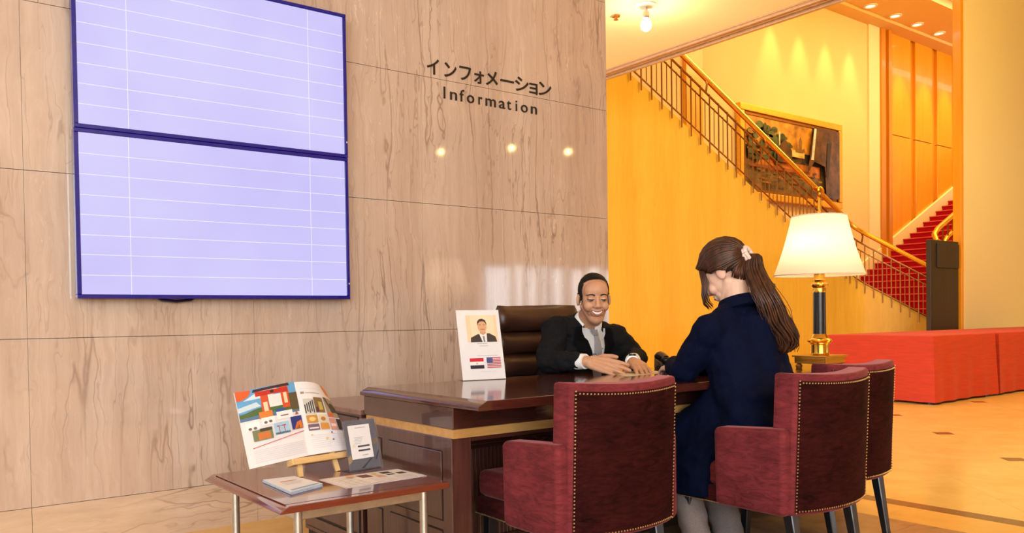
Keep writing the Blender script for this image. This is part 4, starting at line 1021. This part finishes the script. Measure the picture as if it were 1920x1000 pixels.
def basis(f, up):                              # the face looks along -Y of the head, +Z is the crown
    y = -f.normalized(); z = (up-y*up.dot(y)).normalized(); x = y.cross(z)
    return Matrix(((x.x, y.x, z.x, 0), (x.y, y.y, z.y, 0), (x.z, y.z, z.z, 0), (0, 0, 0, 1)))
def head_shape(male, neck=True):
    b = B()
    ell(b, (0, .016, .036), (.073, .094, .082)); ell(b, (0, -.030, -.012), (.063, .062, .080)); ell(b, (0, -.052, .040), (.060, .042, .050))
    w = 1.0 if male else .9
    for s in (-1, 1):
        cap(b, (s*.049*w, .002, -.045), (s*.017, -.062, -.098), .020, .020); ell(b, (s*.036, -.066, -.034), (.026, .022, .026)); ell(b, (s*.031, -.081, .004), (.017, .012, .012))
        ell(b, (s*.076, .012, -.012), (.009, .020, .031), Euler((rad(-12), 0, rad(s*18))).to_matrix()); ell(b, (s*.0125, -.100, -.030), (.010, .010, .008))
    ell(b, (0, -.070, -.103), (.027, .022, .020)); ell(b, (0, -.056, -.062), (.044, .030, .034)); cap(b, (-.036, -.080, .022), (.036, -.080, .022), .011, .011)
    cap(b, (0, -.086, .016), (0, -.104, -.022), .0095, .0115); ell(b, (0, -.108, -.026), (.0125, .010, .010)); ell(b, (0, -.084, -.060), (.031, .012, .022))
    if neck: cap(b, (0, .022, -.06), (0, .045, -.19), .053 if male else .045, .058 if male else .048)
    return b
def hand(bm, wrist, d, back, thumb, s=1.0, curl=(.25, .30, .36, .42), spread=.05):
    """palm, four unequal bent fingers and a thumb, as overlapping tapered pieces"""
    wrist, d, back = V(wrist), V(d).normalized(), V(back); back = (back-d*back.dot(d)).normalized(); t = V(thumb); t = (t-d*t.dot(d)-back*t.dot(back)).normalized()
    for k, (o, L) in enumerate(((.031, .082), (.011, .088), (-.010, .084), (-.029, .074))):
        cap(bm, wrist+t*o*.55*s+d*.008*s, wrist+d*L*s*.98+t*o*s, .0165*s, .0120*s)
    lens = ((.040, .024, .019), (.044, .028, .020), (.041, .026, .020), (.032, .019, .017))
    tips = []
    for k, (o, L) in enumerate(((.031, .082), (.0105, .088), (-.0105, .084), (-.030, .074))):
        p = wrist+d*L*s+t*o*s; a = curl[k]; ang = a*.6; sp = (1.2-k*.8)*spread
        r = (.0098, .0102, .0098, .0088)[k]*s
        for j, l in enumerate(lens[k]):
            dirv = (d*cos(ang)-back*sin(ang)+t*sp).normalized(); q = p+dirv*l*s; cap(bm, p, q, r*(1-.08*j), r*(1-.08*(j+1)), 12, 3); p = q; ang += a
        tips.append(p)
    p = wrist+d*.022*s+t*.022*s-back*.004*s
    for l, r, dr in ((.044, .0145, (.60, .72, -.28)), (.032, .0112, (.80, .45, -.30)), (.024, .0100, (.88, .26, -.36))):
        dv = (d*dr[0]+t*dr[1]+back*dr[2]).normalized(); q = p+dv*l*s; cap(bm, p, q, r*s, r*.9*s, 12, 3); p = q
    return tips
def bvh_of(bm): return BVHTree.FromBMesh(bm)
def shell(bm, test, off, thick=.004):
    """a skin lifted off the faces that pass the test (hair cap, cloth edge)"""
    o = B(); vm = {}
    bm.normal_update()
    for f in bm.faces:
        if test(f.calc_center_median()):
            vs = []
            for v in f.verts:
                if v.index not in vm: vm[v.index] = o.verts.new(v.co+v.normal*off)
                vs.append(vm[v.index])
            o.faces.new(vs)
    return o
def on_face(bvh, x, z, off, y0=-.4):
    h = bvh.ray_cast(V((x, y0, z)), V((0, 1, 0)))
    return (h[0]+V((0, -1, 0))*off*.8+h[1]*off*.2) if h[0] is not None else V((x, -.05, z))
def ribbon(bvh, line, wid, off, n=14, thick=.002):
    """strip laid on the face along (x, z) points"""
    bm = B(); pts = []
    for i in range(n+1):
        t = i/n*(len(line)-1); k = min(int(t), len(line)-2); f = t-k; a, b = line[k], line[k+1]; pts.append((a[0]+(b[0]-a[0])*f, a[1]+(b[1]-a[1])*f))
    rows = []
    for i, (x, z) in enumerate(pts):
        w_ = wid(i/n) if callable(wid) else wid
        a, b = pts[max(i-1, 0)], pts[min(i+1, n)]; tx, tz = b[0]-a[0], b[1]-a[1]; L = math.hypot(tx, tz) or 1; nx, nz = -tz/L, tx/L
        rows.append([bm.verts.new(on_face(bvh, x+nx*w_*s, z+nz*w_*s, off*(1 if abs(s) < .3 else .2))) for s in (-.5, -.17, .17, .5)])
    for a, b in zip(rows, rows[1:]):
        for k in range(3): bm.faces.new((a[k], a[k+1], b[k+1], b[k]))
    return bm
def quad_line(pts, n=24):
    return [tuple((1-t)**2*a+2*t*(1-t)*b+t*t*c for a, b, c in zip(*pts)) for t in [i/n for i in range(n+1)]]

# ---------------------------------------------------------------- the man behind the desk
man = thing('person', 'smiling man in a black suit and silver tie leaning over the desk', 'person', (2.70, 3.0, 0))
HS = .935
HC = V((2.675, 2.862, 1.004)); hf = V((-.52, -.84, -.17)); hup = V((-.09, -.14, .98))
HM = Matrix.Translation(HC) @ basis(hf, hup) @ Matrix.Scale(HS, 4)
head0 = remesh(head_shape(True, False), .0026, 9); fb = bvh_of(head0)
HMi = HM.inverted()
SR, SLf = V((2.548, 2.985, .862)), V((2.850, 2.910, .818)); NB = V((2.70, 2.955, .862))
ER, WR = V((2.445, 2.925, .715)), V((2.478, 2.705, .722)); EL, WL = V((2.925, 2.845, .712)), V((2.712, 2.655, .714))
bd = B(); t = head_shape(True, False); t.transform(HM); merge(bd, t)
cap(bd, HM @ V((0, .012, -.055)), NB+V((0, .01, -.03)), .052, .058)
cap(bd, NB+V((0, .03, -.06)), V((2.68, 3.12, .46)), .10, .11); cap(bd, SR, SLf, .05, .05)
for a, b, c in ((SR, ER, WR), (SLf, EL, WL)): cap(bd, a, b, .042, .036); cap(bd, b, c, .036, .026)
def arm_hand(bm): 
    cap(bm, WR, WR+V((.006, -.016, -.002)), .025, .022); cap(bm, WL, WL+V((-.008, -.014, 0)), .025, .022)
    hand(bm, WR+V((.006, -.014, -.002)), (.50, -.83, -.20), (-.62, -.50, .60), (.35, .0, .93), 1.0, (.10, .13, .18, .24), .03)
    hand(bm, WL+V((-.006, -.012, 0)), (-.42, -.86, -.20), (-.12, -.25, .95), (-.88, .45, .05), .98, (.20, .22, .26, .32), .05)
arm_hand(bd)
bd = remesh(bd, .0028, 7)
for v in bd.verts: pass
me = finish(bd, 'body', m_skin_m, True, 0)
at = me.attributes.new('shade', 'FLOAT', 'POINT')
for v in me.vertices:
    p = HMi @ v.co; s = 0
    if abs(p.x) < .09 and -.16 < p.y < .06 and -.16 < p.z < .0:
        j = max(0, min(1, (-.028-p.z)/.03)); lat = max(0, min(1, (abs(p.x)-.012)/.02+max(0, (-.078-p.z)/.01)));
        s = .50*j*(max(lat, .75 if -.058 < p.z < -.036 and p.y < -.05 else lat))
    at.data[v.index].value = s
me.transform(wm(man).inverted()); body = part('body', me, None, man)
def face(bm, name, m, angle=0): bm.transform(HM); return part(name, bm, m, man, world=True, angle=angle)
# hair: short, receding at the temples
def man_hair(p):
    if p.z < -.03 and p.y < .045: return False
    if p.z < -.075: return False
    if abs(p.x) > .069 and p.y < .036 and p.z < .014: return False
    yf = -.030-.034*max(0, min(1, (p.z-.070)/.04))+.010*abs(p.x)/.06
    if p.z < .07: yf = -.030
    return p.y > yf and p.z > -.075
hc = shell(head0, man_hair, .004)
for v in hc.verts: v.co += v.normal*.0 + V((noise.noise(v.co*120)*.0012, noise.noise(v.co*120+V((5, 0, 0)))*.0012, noise.noise(v.co*110)*.0012))
bmesh.ops.solidify(hc, geom=hc.faces[:], thickness=.003); face(hc, 'hair', m_hair_m)
for s in (-1, 1):
    face(ribbon(fb, quad_line(((s*.014, .0225), (s*.030, .0335), (s*.051, .0215))), lambda t: .0085*(1-.55*t), .003), 'eyebrow', m_brow)
    face(ribbon(fb, quad_line(((s*.0175, .0015), (s*.031, -.0035), (s*.046, .002))), .0055, .0016), 'eye', m_eye)
    face(ribbon(fb, quad_line(((s*.024, -.0012), (s*.031, -.0025), (s*.038, -.0008))), .0062, .0026), 'iris', m_iris)
    face(ribbon(fb, quad_line(((s*.0155, .003), (s*.031, .0015), (s*.048, .0045))), .0042, .0036), 'eyelashes', m_brow)
W_ = .0275
mouth_u = lambda x: -.0575+.0080*(x/W_)**2; mouth_l = lambda x: -.0722+.0227*(x/W_)**2
bm = B(); rows = []
for i in range(21):
    x = -W_+2*W_*i/20; a, b = mouth_u(x), mouth_l(x); rows.append([bm.verts.new(on_face(fb, x, a+(b-a)*j/4, .0012)) for j in range(5)])
for a, b in zip(rows, rows[1:]):
    for k in range(4): bm.faces.new((a[k], a[k+1], b[k+1], b[k]))
face(bm, 'mouth_opening', M('mouth_inner', (70, 26, 24), .5))
bm = B(); rows = []
for i in range(17):
    x = -W_*.86+2*W_*.86*i/16; a, b = mouth_u(x), mouth_u(x)+(mouth_l(x)-mouth_u(x))*.74; rows.append([bm.verts.new(on_face(fb, x, a+(b-a)*j/3, .0021)) for j in range(4)])
for a, b in zip(rows, rows[1:]):
    for k in range(3): bm.faces.new((a[k], a[k+1], b[k+1], b[k]))
face(bm, 'teeth', m_teeth)
XS = [(-W_*1.03+2.06*W_*i/16) for i in range(17)]
face(ribbon(fb, [(x, mouth_u(x)+.0018) for x in XS], lambda t: .0020+.0040*sin(pi*t), .0032, 18), 'upper_lip', m_lip)
face(ribbon(fb, [(x, mouth_l(x)-.0022) for x in XS], lambda t: .0020+.0062*sin(pi*t), .0038, 18), 'lower_lip', m_lip)
for s in (-1, 1): face(ribbon(fb, quad_line(((s*.018, -.030), (s*.036, -.040), (s*.040, -.062))), lambda t: .0008+.0018*sin(pi*t), .0006), 'smile_crease_shade', M('crease_shade', (160, 110, 88), .6))  # darker skin strips paint the shade of the smile folds
# suit
def folds(bm, amp, sc, seed=0):
    bm.normal_update()
    for v in bm.verts:
        p = v.co*sc+V((seed, seed*2, 0)); v.co += v.normal*amp*(noise.noise(V((p.x*1.0, p.y*1.0, p.z*1.8)))+.5*noise.noise(p*2.3))
bm = B()
ax = V((.975, -.22, 0)); fx = V((-.22, -.975, 0))
for s in (-1, 1):
    cap(bm, V((2.675, 3.10, .42))+ax*.07*s, NB+ax*.085*s+V((.005, .015, -.10))-fx*.01, .112, .102); 
cap(bm, SR+V((.02, 0, -.005)), SLf+V((-.02, 0, -.005)), .066, .066); cap(bm, SR+ax*.03, NB+V((-.02, .02, .012)), .060, .052); cap(bm, SLf-ax*.03, NB+V((.02, .02, .006)), .060, .052)
cap(bm, NB+fx*.045+V((0, 0, -.10)), V((2.66, 2.99, .55)), .085, .10)
for a, b, c, s in ((SR, ER, WR, 1), (SLf, EL, WL, -1)):
    cap(bm, a, b, .066, .057); e = b.lerp(c, .80); cap(bm, b, e, .057, .041)
bm = remesh(bm, .007, 8); folds(bm, .010, 16, 3)
jb = bvh_of(bm); jk = part('jacket', bm, m_suit, man, world=True, angle=0)
# shirt front, tie and lapels are laid over the chest
CO = HM @ V((0, -.03, -.135)); CO = V((CO.x+.006, CO.y, NB.z-.012)); cu = (V((.93, -.36, 0))).normalized(); cn = V((-.33, -.84, .42)).normalized(); cv = cn.cross(cu).normalized()*1
if cv.z < 0: cv = -cv
def chest(u, v, off):
    o = CO+cu*u+cv*v+cn*.35; h = jb.ray_cast(o, -cn)
    return (h[0]+cn*off) if h[0] is not None else CO+cu*u+cv*v
def chest_patch(rows, off, m, name, nu=7, th=.003):
    b = B(); g = [[b.verts.new(chest(u0+(u1-u0)*i/nu, v, off)) for i in range(nu+1)] for v, u0, u1 in rows]
    for p, q in zip(g, g[1:]):
        for i in range(nu): b.faces.new((p[i], p[i+1], q[i+1], q[i]))
    bmesh.ops.solidify(b, geom=b.faces[:], thickness=-th); return part(name, b, m, man, world=True, angle=40)
def vrow(v): return max(.004, .058*(1-(-v)/.215))
chest_patch([(.024-.024*k, -vrow(min(0, .024-.024*k))-.004, vrow(min(0, .024-.024*k))+.004) for k in range(10)], .004, m_shirt, 'shirt')
chest_patch([(.016, -.017, .017), (.004, -.019, .019), (-.012, -.016, .016), (-.022, -.012, .012)], .013, m_tie, 'tie_knot', 5, .008)
chest_patch([(-.018, -.011, .011), (-.05, -.016, .016), (-.09, -.020, .020), (-.14, -.023, .023), (-.19, -.024, .024), (-.21, -.020, .020)], .008, m_tie, 'tie', 5, .004)
for s in (-1, 1):
    rws = []
    for k in range(11):
        v = .026-.024*k; inner = vrow(min(v, 0))*.98+(.004 if v > 0 else 0); wd = .020+.034*sin(pi*min(1, (k+.6)/9.5))
        if k in (3,): wd += .014
        rws.append((v, s*inner, s*(inner+wd)))
    chest_patch(rws, .010, m_lapel, 'lapel', 4, .004)
# collar leaves around the neck
nd = (HM @ V((0, .012, -.055))-NB).normalized(); nu_, nv_ = frame_from(nd)
fwd = (hf-nd*hf.dot(nd)).normalized(); sd = nd.cross(fwd)
b = B(); rows = []
for i in range(25):
    a = rad(28)+rad(304)*i/24; dirv = fwd*cos(a)+sd*sin(a); front = max(0, cos(a))
    rows.append([b.verts.new(NB+nd*h_+dirv*r_+V((0, 0, -.008))) for h_, r_ in ((.078-.014*front, .056), (.080-.014*front, .060), (.034-.034*front, .074+.010*front), (.028-.030*front, .066))])
for p, q in zip(rows, rows[1:]):
    for k in range(4): b.faces.new((p[k], p[(k+1) % 4], q[(k+1) % 4], q[k]))
b.faces.new(rows[0]); b.faces.new(rows[-1][::-1]); part('shirt_collar', b, m_shirt, man, world=True)
b = B(); rows = []
for i in range(21):
    a = rad(62)+rad(236)*i/20; dirv = fwd*cos(a)+sd*sin(a)
    rows.append([b.verts.new(NB+nd*h_+dirv*r_+V((0, 0, -.012))) for h_, r_ in ((.056, .070), (.059, .075), (.010, .102), (.004, .09))])
for p, q in zip(rows, rows[1:]):
    for k in range(4): b.faces.new((p[k], p[(k+1) % 4], q[(k+1) % 4], q[k]))
b.faces.new(rows[0]); b.faces.new(rows[-1][::-1]); part('jacket_collar', b, m_lapel, man, world=True)
for a, c in ((ER, WR), (EL, WL)):
    d = (c-a).normalized(); part('shirt_cuff', tube(B(), [a.lerp(c, .70), a.lerp(c, .86), a.lerp(c, .985)], [.036, .0355, .0335], 20), m_shirt, man, world=True)
d = (WL-EL).normalized(); u, v = frame_from(d); c = EL.lerp(WL, 1.03)
part('watch_strap', tube(B(), [c-d*.008, c+d*.008], [.0285, .0275], 20), m_metal, man, world=True)
up_ = (V((0, 0, 1))-d*d.z).normalized(); part('watch_case', tube(B(), [c+up_*.026, c+up_*.034], [.016, .015], 18), m_black, man, world=True)
bm = B()
for s in (-1, 1):
    h_ = V((2.66+.09*s, 3.12, .47)); k_ = V((2.64+.11*s, 2.76, .47)); f_ = V((2.64+.11*s, 2.80, .07)); cap(bm, h_, k_, .085, .066); cap(bm, k_, f_, .062, .048)
bm = remesh(bm, .009, 5); folds(bm, .006, 14, 1); part('trousers', bm, m_suit, man, world=True, angle=0)
for s in (-1, 1):
    bm = B(); ell(bm, (2.64+.11*s, 2.74, .040), (.044, .125, .036)); ell(bm, (2.64+.11*s, 2.80, .055), (.042, .06, .045)); bm = remesh(bm, .007, 3)
    for v in bm.verts: v.co.z = max(v.co.z, .002)
    part('shoe', bm, m_shoe, man, world=True, angle=0)

# ---------------------------------------------------------------- the woman in the navy coat
wo = thing('person', 'seated woman in a navy coat seen from behind, brown ponytail in a pale tie', 'person', (2.62, 1.95, 0))
WC = V((2.655, 2.095, 1.078)); wf = V((-.20, .80, -.60)); wup = V((-.10, .58, .80))
WM = Matrix.Translation(WC) @ basis(wf, wup) @ Matrix.Scale(.95, 4)
whead = remesh(head_shape(False, False), .003, 6); wb_ = bvh_of(whead)
S1, S2 = V((2.478, 2.030, .858)), V((2.850, 1.985, .858)); NW = V((2.645, 2.035, .935))
E1w, W1 = V((2.468, 2.140, .712)), V((2.610, 2.325, .706)); E2w, W2 = V((2.92, 2.10, .715)), V((2.745, 2.33, .706))
bd = B(); t = head_shape(False, False); t.transform(WM); merge(bd, t)
cap(bd, WM @ V((0, .018, -.05)), NW+V((0, -.01, -.05)), .047, .052); cap(bd, NW+V((0, -.02, -.09)), V((2.64, 1.94, .50)), .078, .085); cap(bd, S1, S2, .042, .042)
for a, b, c in ((S1, E1w, W1), (S2, E2w, W2)): cap(bd, a, b, .036, .030); cap(bd, b, c, .030, .021)
hand(bd, W1, (.50, .80, -.12), (-.1, -.1, .98), (.85, -.5, .05), .9, (.2, .25, .3, .35)); hand(bd, W2, (-.30, .90, -.12), (.1, -.1, .98), (-.9, -.3, .05), .9, (.3, .35, .4, .45))
bd = remesh(bd, .0036, 4); me = finish(bd, 'body', m_skin_w, True, 0); at = me.attributes.new('shade', 'FLOAT', 'POINT'); WMi = WM.inverted()
for v in me.vertices:
    p = WMi @ v.co; s = 0
    if -.06 < p.z < 0 and p.y < -.045 and .02 < abs(p.x) < .062: s = .5*max(0, 1-((abs(p.x)-.04)/.022)**2)
    if abs(abs(p.x)-.077) < .016 and abs(p.y-.012) < .03 and abs(p.z+.012) < .035: s = .35
    at.data[v.index].value = s
me.transform(wm(wo).inverted()); part('body', me, None, wo)
def wface(bm, name, m, angle=0): bm.transform(WM); return part(name, bm, m, wo, world=True, angle=angle)
for s in (-1, 1):
    wface(ribbon(wb_, quad_line(((s*.014, .022), (s*.030, .030), (s*.048, .020))), lambda t: .006*(1-.5*t), .0025), 'eyebrow', m_brow); wface(ribbon(wb_, quad_line(((s*.017, .001), (s*.031, -.003), (s*.046, .002))), .0036, .003), 'eyelashes', m_brow)
wface(ribbon(wb_, quad_line(((-.021, -.064), (0, -.066), (.021, -.064))), lambda t: .002+.010*sin(pi*t), .0035), 'lips', m_lip_w)
# hair: cap of combed strands drawn back to the tie, then the ponytail
def w_hair(p):
    if p.z < -.02 and p.y < .040: return False
    if abs(p.x) > .058 and p.y < .036 and p.z < .026: return False
    if p.z < -.062: return False
    return p.y > -.050-.02*max(0, min(1, (p.z-.05)/.05)) if p.z > .03 else p.y > -.030
hp = shell(whead, w_hair, .005); bmesh.ops.solidify(hp, geom=hp.faces[:], thickness=.005)
TIE = V((0, .112, .004))
def skull(dirv, off):
    dirv = dirv.normalized(); c = V((0, .012, .02)); h = wb_.ray_cast(c+dirv*.4, -dirv); r = (h[0]-c).length if h[0] is not None else .09
    return c+dirv*(r+off)
c0 = V((0, .012, .02)); td = (TIE-c0).normalized()
bm = hp; rnd = random.Random(4)
N = 210
for i in range(N):
    t_ = i/N*2*pi
    # hairline: forehead, temples, over the ears, nape
    a = t_; fx_ = sin(a)
    top = cos(a)                                  # 1 forehead, -1 nape
    if top > 0: st_ = V((fx_*.068, -.076+.05*(1-top), .040+.046*top-.026*(1-top)))
    else: st_ = V((fx_*.070*(1-.3*(-top)), -.030+.116*(-top), .032-.098*(-top)**1.4))
    d0 = (st_-c0).normalized(); off = .005+rnd.uniform(0, .005)+.004*max(0, top); pts_ = []
    ang = d0.angle(td); w0 = rnd.uniform(-.03, .03)
    for k in range(11):
        f = k/10; d_ = (d0*sin((1-f)*ang)+td*sin(f*ang))/max(sin(ang), 1e-3); d_ = d_+V((w0*sin(pi*f), 0, w0*sin(pi*f)*.5))
        pts_.append(skull(d_, off+.009*sin(pi*f)*(1 if top > -.2 else .3)))
    pts_.append(TIE+V((rnd.uniform(-.008, .008), .004, rnd.uniform(-.008, .008))))
    tube(bm, pts_, [.0028+.0034*sin(pi*min(1, .15+.85*j/11)) for j in range(12)], 5)
for i in range(80):                            # nape hair drawn up to the tie
    b_ = rnd.uniform(-1.5, 1.5); x = .060*sin(b_); y_ = .028+.026*cos(b_); z_ = -.046-.036*cos(b_); pts_ = [V((x, y_, z_)), V((x*1.04, y_+.022, z_+.020)), V((x*.90, .092-abs(x)*.35, (z_-.02)*.4)), V((x*.5, .110, -.008)), TIE+V((rnd.uniform(-.006, .006), .004, 0))]
    tube(bm, pts_, [.0012, .0036, .0042, .004, .003], 5)
# loose locks falling in front of the ears
lock = B()
for s in (-1, 1):
    for k in range(22):
        a_ = rnd.uniform(-1, 1); b_ = rnd.uniform(-1, 1)
        q0 = WM @ skull(V((s*.030, -.060+.006*a_, .090)), .010); q1 = WM @ skull(V((s*.062, -.060+.010*a_, .040)), .012)
        q2 = WM @ V((s*(.072+.004*b_), -.070+.014*a_, -.004)); q3 = q2+V((-.004*s, .0, -.040)); q4 = q3+V((.006+.003*a_, -.006, -.034)); q5 = q4+V((.014+.006*b_, -.010, -.016-.010*max(0, b_)))
        tube(lock, [q0, q1, q2, q3, q4, q5], [.002, .0034, .0036, .0028, .0018, .0006], 5)
part('loose_locks', lock, m_hair_w, wo, world=True, angle=0)
wface(bm, 'hair', m_hair_w)
tw = WM @ TIE
path = [tw, tw+V((.012, -.030, -.004)), tw+V((.004, -.034, -.055)), V((2.664, 1.918, .99)), V((2.692, 1.896, .92)), V((2.716, 1.884, .86)), V((2.738, 1.878, .80)), V((2.742, 1.876, .765))]
wd = [.014, .024, .038, .046, .050, .048, .036, .012]
def along_path(f):
    t = f*(len(path)-1); k = min(int(t), len(path)-2); q = t-k
    p0, p1, p2, p3 = path[max(k-1, 0)], path[k], path[k+1], path[min(k+2, len(path)-1)]
    return .5*((2*p1)+(p2-p0)*q+(2*p0-5*p1+4*p2-p3)*q*q+(3*p1-p0-3*p2+p3)*q**3), wd[k]+(wd[k+1]-wd[k])*q
bm = B(); sx_ = V((.793, -.609, 0)); sy_ = V((-.609, -.793, 0))
for i in range(130):
    a = rnd.uniform(0, 2*pi); rr = math.sqrt(rnd.random()); end = rnd.uniform(.80, 1.0); ph = rnd.uniform(-.6, .6); pts_ = []
    for k in range(17):
        f = k/16*end; p, w__ = along_path(f); curlv = .034*max(0, f-.4)*sin(f*17+ph+a*.2)
        o = sx_*(cos(a)*rr*w__+curlv)+sy_*(sin(a)*rr*w__*.55+.006*max(0, f-.4)*cos(f*15+ph)); pts_.append(p+o)
    tube(bm, pts_, [.0028+.0022*sin(pi*min(1, k/16*1.02)) for k in range(16)]+[.0006], 5)
for i in range(8):
    a = rnd.uniform(0, 6.28); pts_ = []
    for k in range(10):
        f = .35+.6*k/9; p, w__ = along_path(f); pts_.append(p+sx_*cos(a)*w__*1.15+sx_*.010*sin(f*14+i)+sy_*w__*.4)
    tube(bm, pts_, .0012, 4)
part('ponytail', bm, m_hair_w, wo, world=True, angle=0)
dT = (WM.to_3x3() @ (TIE-c0)).normalized(); u, v = frame_from(dT); b = B(); rows = []
for i in range(37):
    a = 2*pi*i/36; rows.append(tw+dT*.002+(u*cos(a)+v*sin(a))*(.0255+.0014*sin(a*9)))
tube(b, rows, .0085, 10, False); tube(b, [p+dT*.010 for p in rows], .0085, 10, False); part('hair_tie', b, M('pale_pink_fabric', (240, 216, 208), .75), wo, world=True, angle=0)
# skirts of the coat hanging over the thighs
def skirt_ring(cx, cy, rx, ry, z, ph):
    R_ = []
    for k in range(56):
        a = 2*pi*k/56; e = .45; ca, sa = cos(a), sin(a); wv_ = 1+.028*sin(a*7+ph)*min(1, (.70-z)/.3)+.02*sin(a*13+ph*2)*min(1, (.70-z)/.3)
        R_.append(V((cx+rx*wv_*abs(ca)**e*(1 if ca > 0 else -1), cy+ry*wv_*abs(sa)**e*(1 if sa > 0 else -1), z)))
    return R_
# coat
bm = B()
for s in (-1, 1): cap(bm, V((2.632+.080*s, 1.905, .50)), V((2.660+.085*s, 2.015, .80)), .108, .098)
cap(bm, S1+V((.02, 0, -.004)), S2+V((-.02, 0, -.004)), .060, .060); cap(bm, S1+V((.03, -.005, .012)), NW+V((-.015, -.012, .0)), .054, .050); cap(bm, S2+V((-.03, -.005, .012)), NW+V((.015, -.012, .0)), .054, .050)
cap(bm, V((2.66, 1.985, .86)), V((2.64, 1.92, .6)), .085, .10)
for a, b, c in ((S1, E1w, W1), (S2, E2w, W2)): cap(bm, a, b, .062, .054); cap(bm, b, b.lerp(c, 1.06), .054, .038)
for s in (-1, 1): cap(bm, V((2.622+.080*s, 1.94, .465)), V((2.60+.105*s, 2.28, .455)), .082, .072)
ring_loft(bm, [skirt_ring(2.655, 1.96, .10, .06, .76, 0), skirt_ring(2.648, 1.95, .165, .13, .64, .3), skirt_ring(2.634, 2.03, .176, .19, .53, .6), skirt_ring(2.622, 2.12, .205, .19, .45, .9), skirt_ring(2.612, 2.165, .226, .212, .36, 1.1), skirt_ring(2.610, 2.165, .232, .212, .252, 1.3)])
bm = remesh(bm, .008, 7); folds(bm, .009, 13, 5); part('coat', bm, m_coat, wo, world=True, angle=0)
b = B(); rows = []; nd = V((0, .30, .95)).normalized(); fw_ = V((-.1, .95, -.3)); fw_ = (fw_-nd*fw_.dot(nd)).normalized(); sd = nd.cross(fw_)
for i in range(25):
    a = rad(40)+rad(280)*i/24; dv = fw_*cos(a)+sd*sin(a); rows.append([b.verts.new(NW+nd*h_+dv*r_+V((0, -.012, .006))) for h_, r_ in ((.036, .062), (.040, .068), (-.004, .092), (-.010, .080))])
for p, q in zip(rows, rows[1:]):
    for k in range(4): b.faces.new((p[k], p[(k+1) % 4], q[(k+1) % 4], q[k]))
b.faces.new(rows[0]); b.faces.new(rows[-1][::-1]); part('coat_collar', b, m_coat, wo, world=True)
bm = B()
cap(bm, V((2.55, 2.0, .47)), V((2.50, 2.22, .44)), .075, .062); cap(bm, V((2.50, 2.22, .44)), V((2.445, 2.065, .06)), .060, .054)
cap(bm, V((2.70, 2.0, .47)), V((2.68, 2.24, .44)), .075, .065); cap(bm, V((2.68, 2.24, .44)), V((2.655, 2.09, .06)), .064, .062)
bm = remesh(bm, .009, 5); folds(bm, .006, 14, 8); part('trousers', bm, m_trouser, wo, world=True, angle=0)
for x, y in ((2.435, 2.10), (2.65, 2.125)):
    bm = B(); ell(bm, (x, y+.05, .036), (.040, .115, .033)); ell(bm, (x, y, .05), (.038, .055, .045)); bm = remesh(bm, .007, 3)
    for v in bm.verts: v.co.z = max(v.co.z, .002)
    part('shoe', bm, m_shoe, wo, world=True, angle=0)
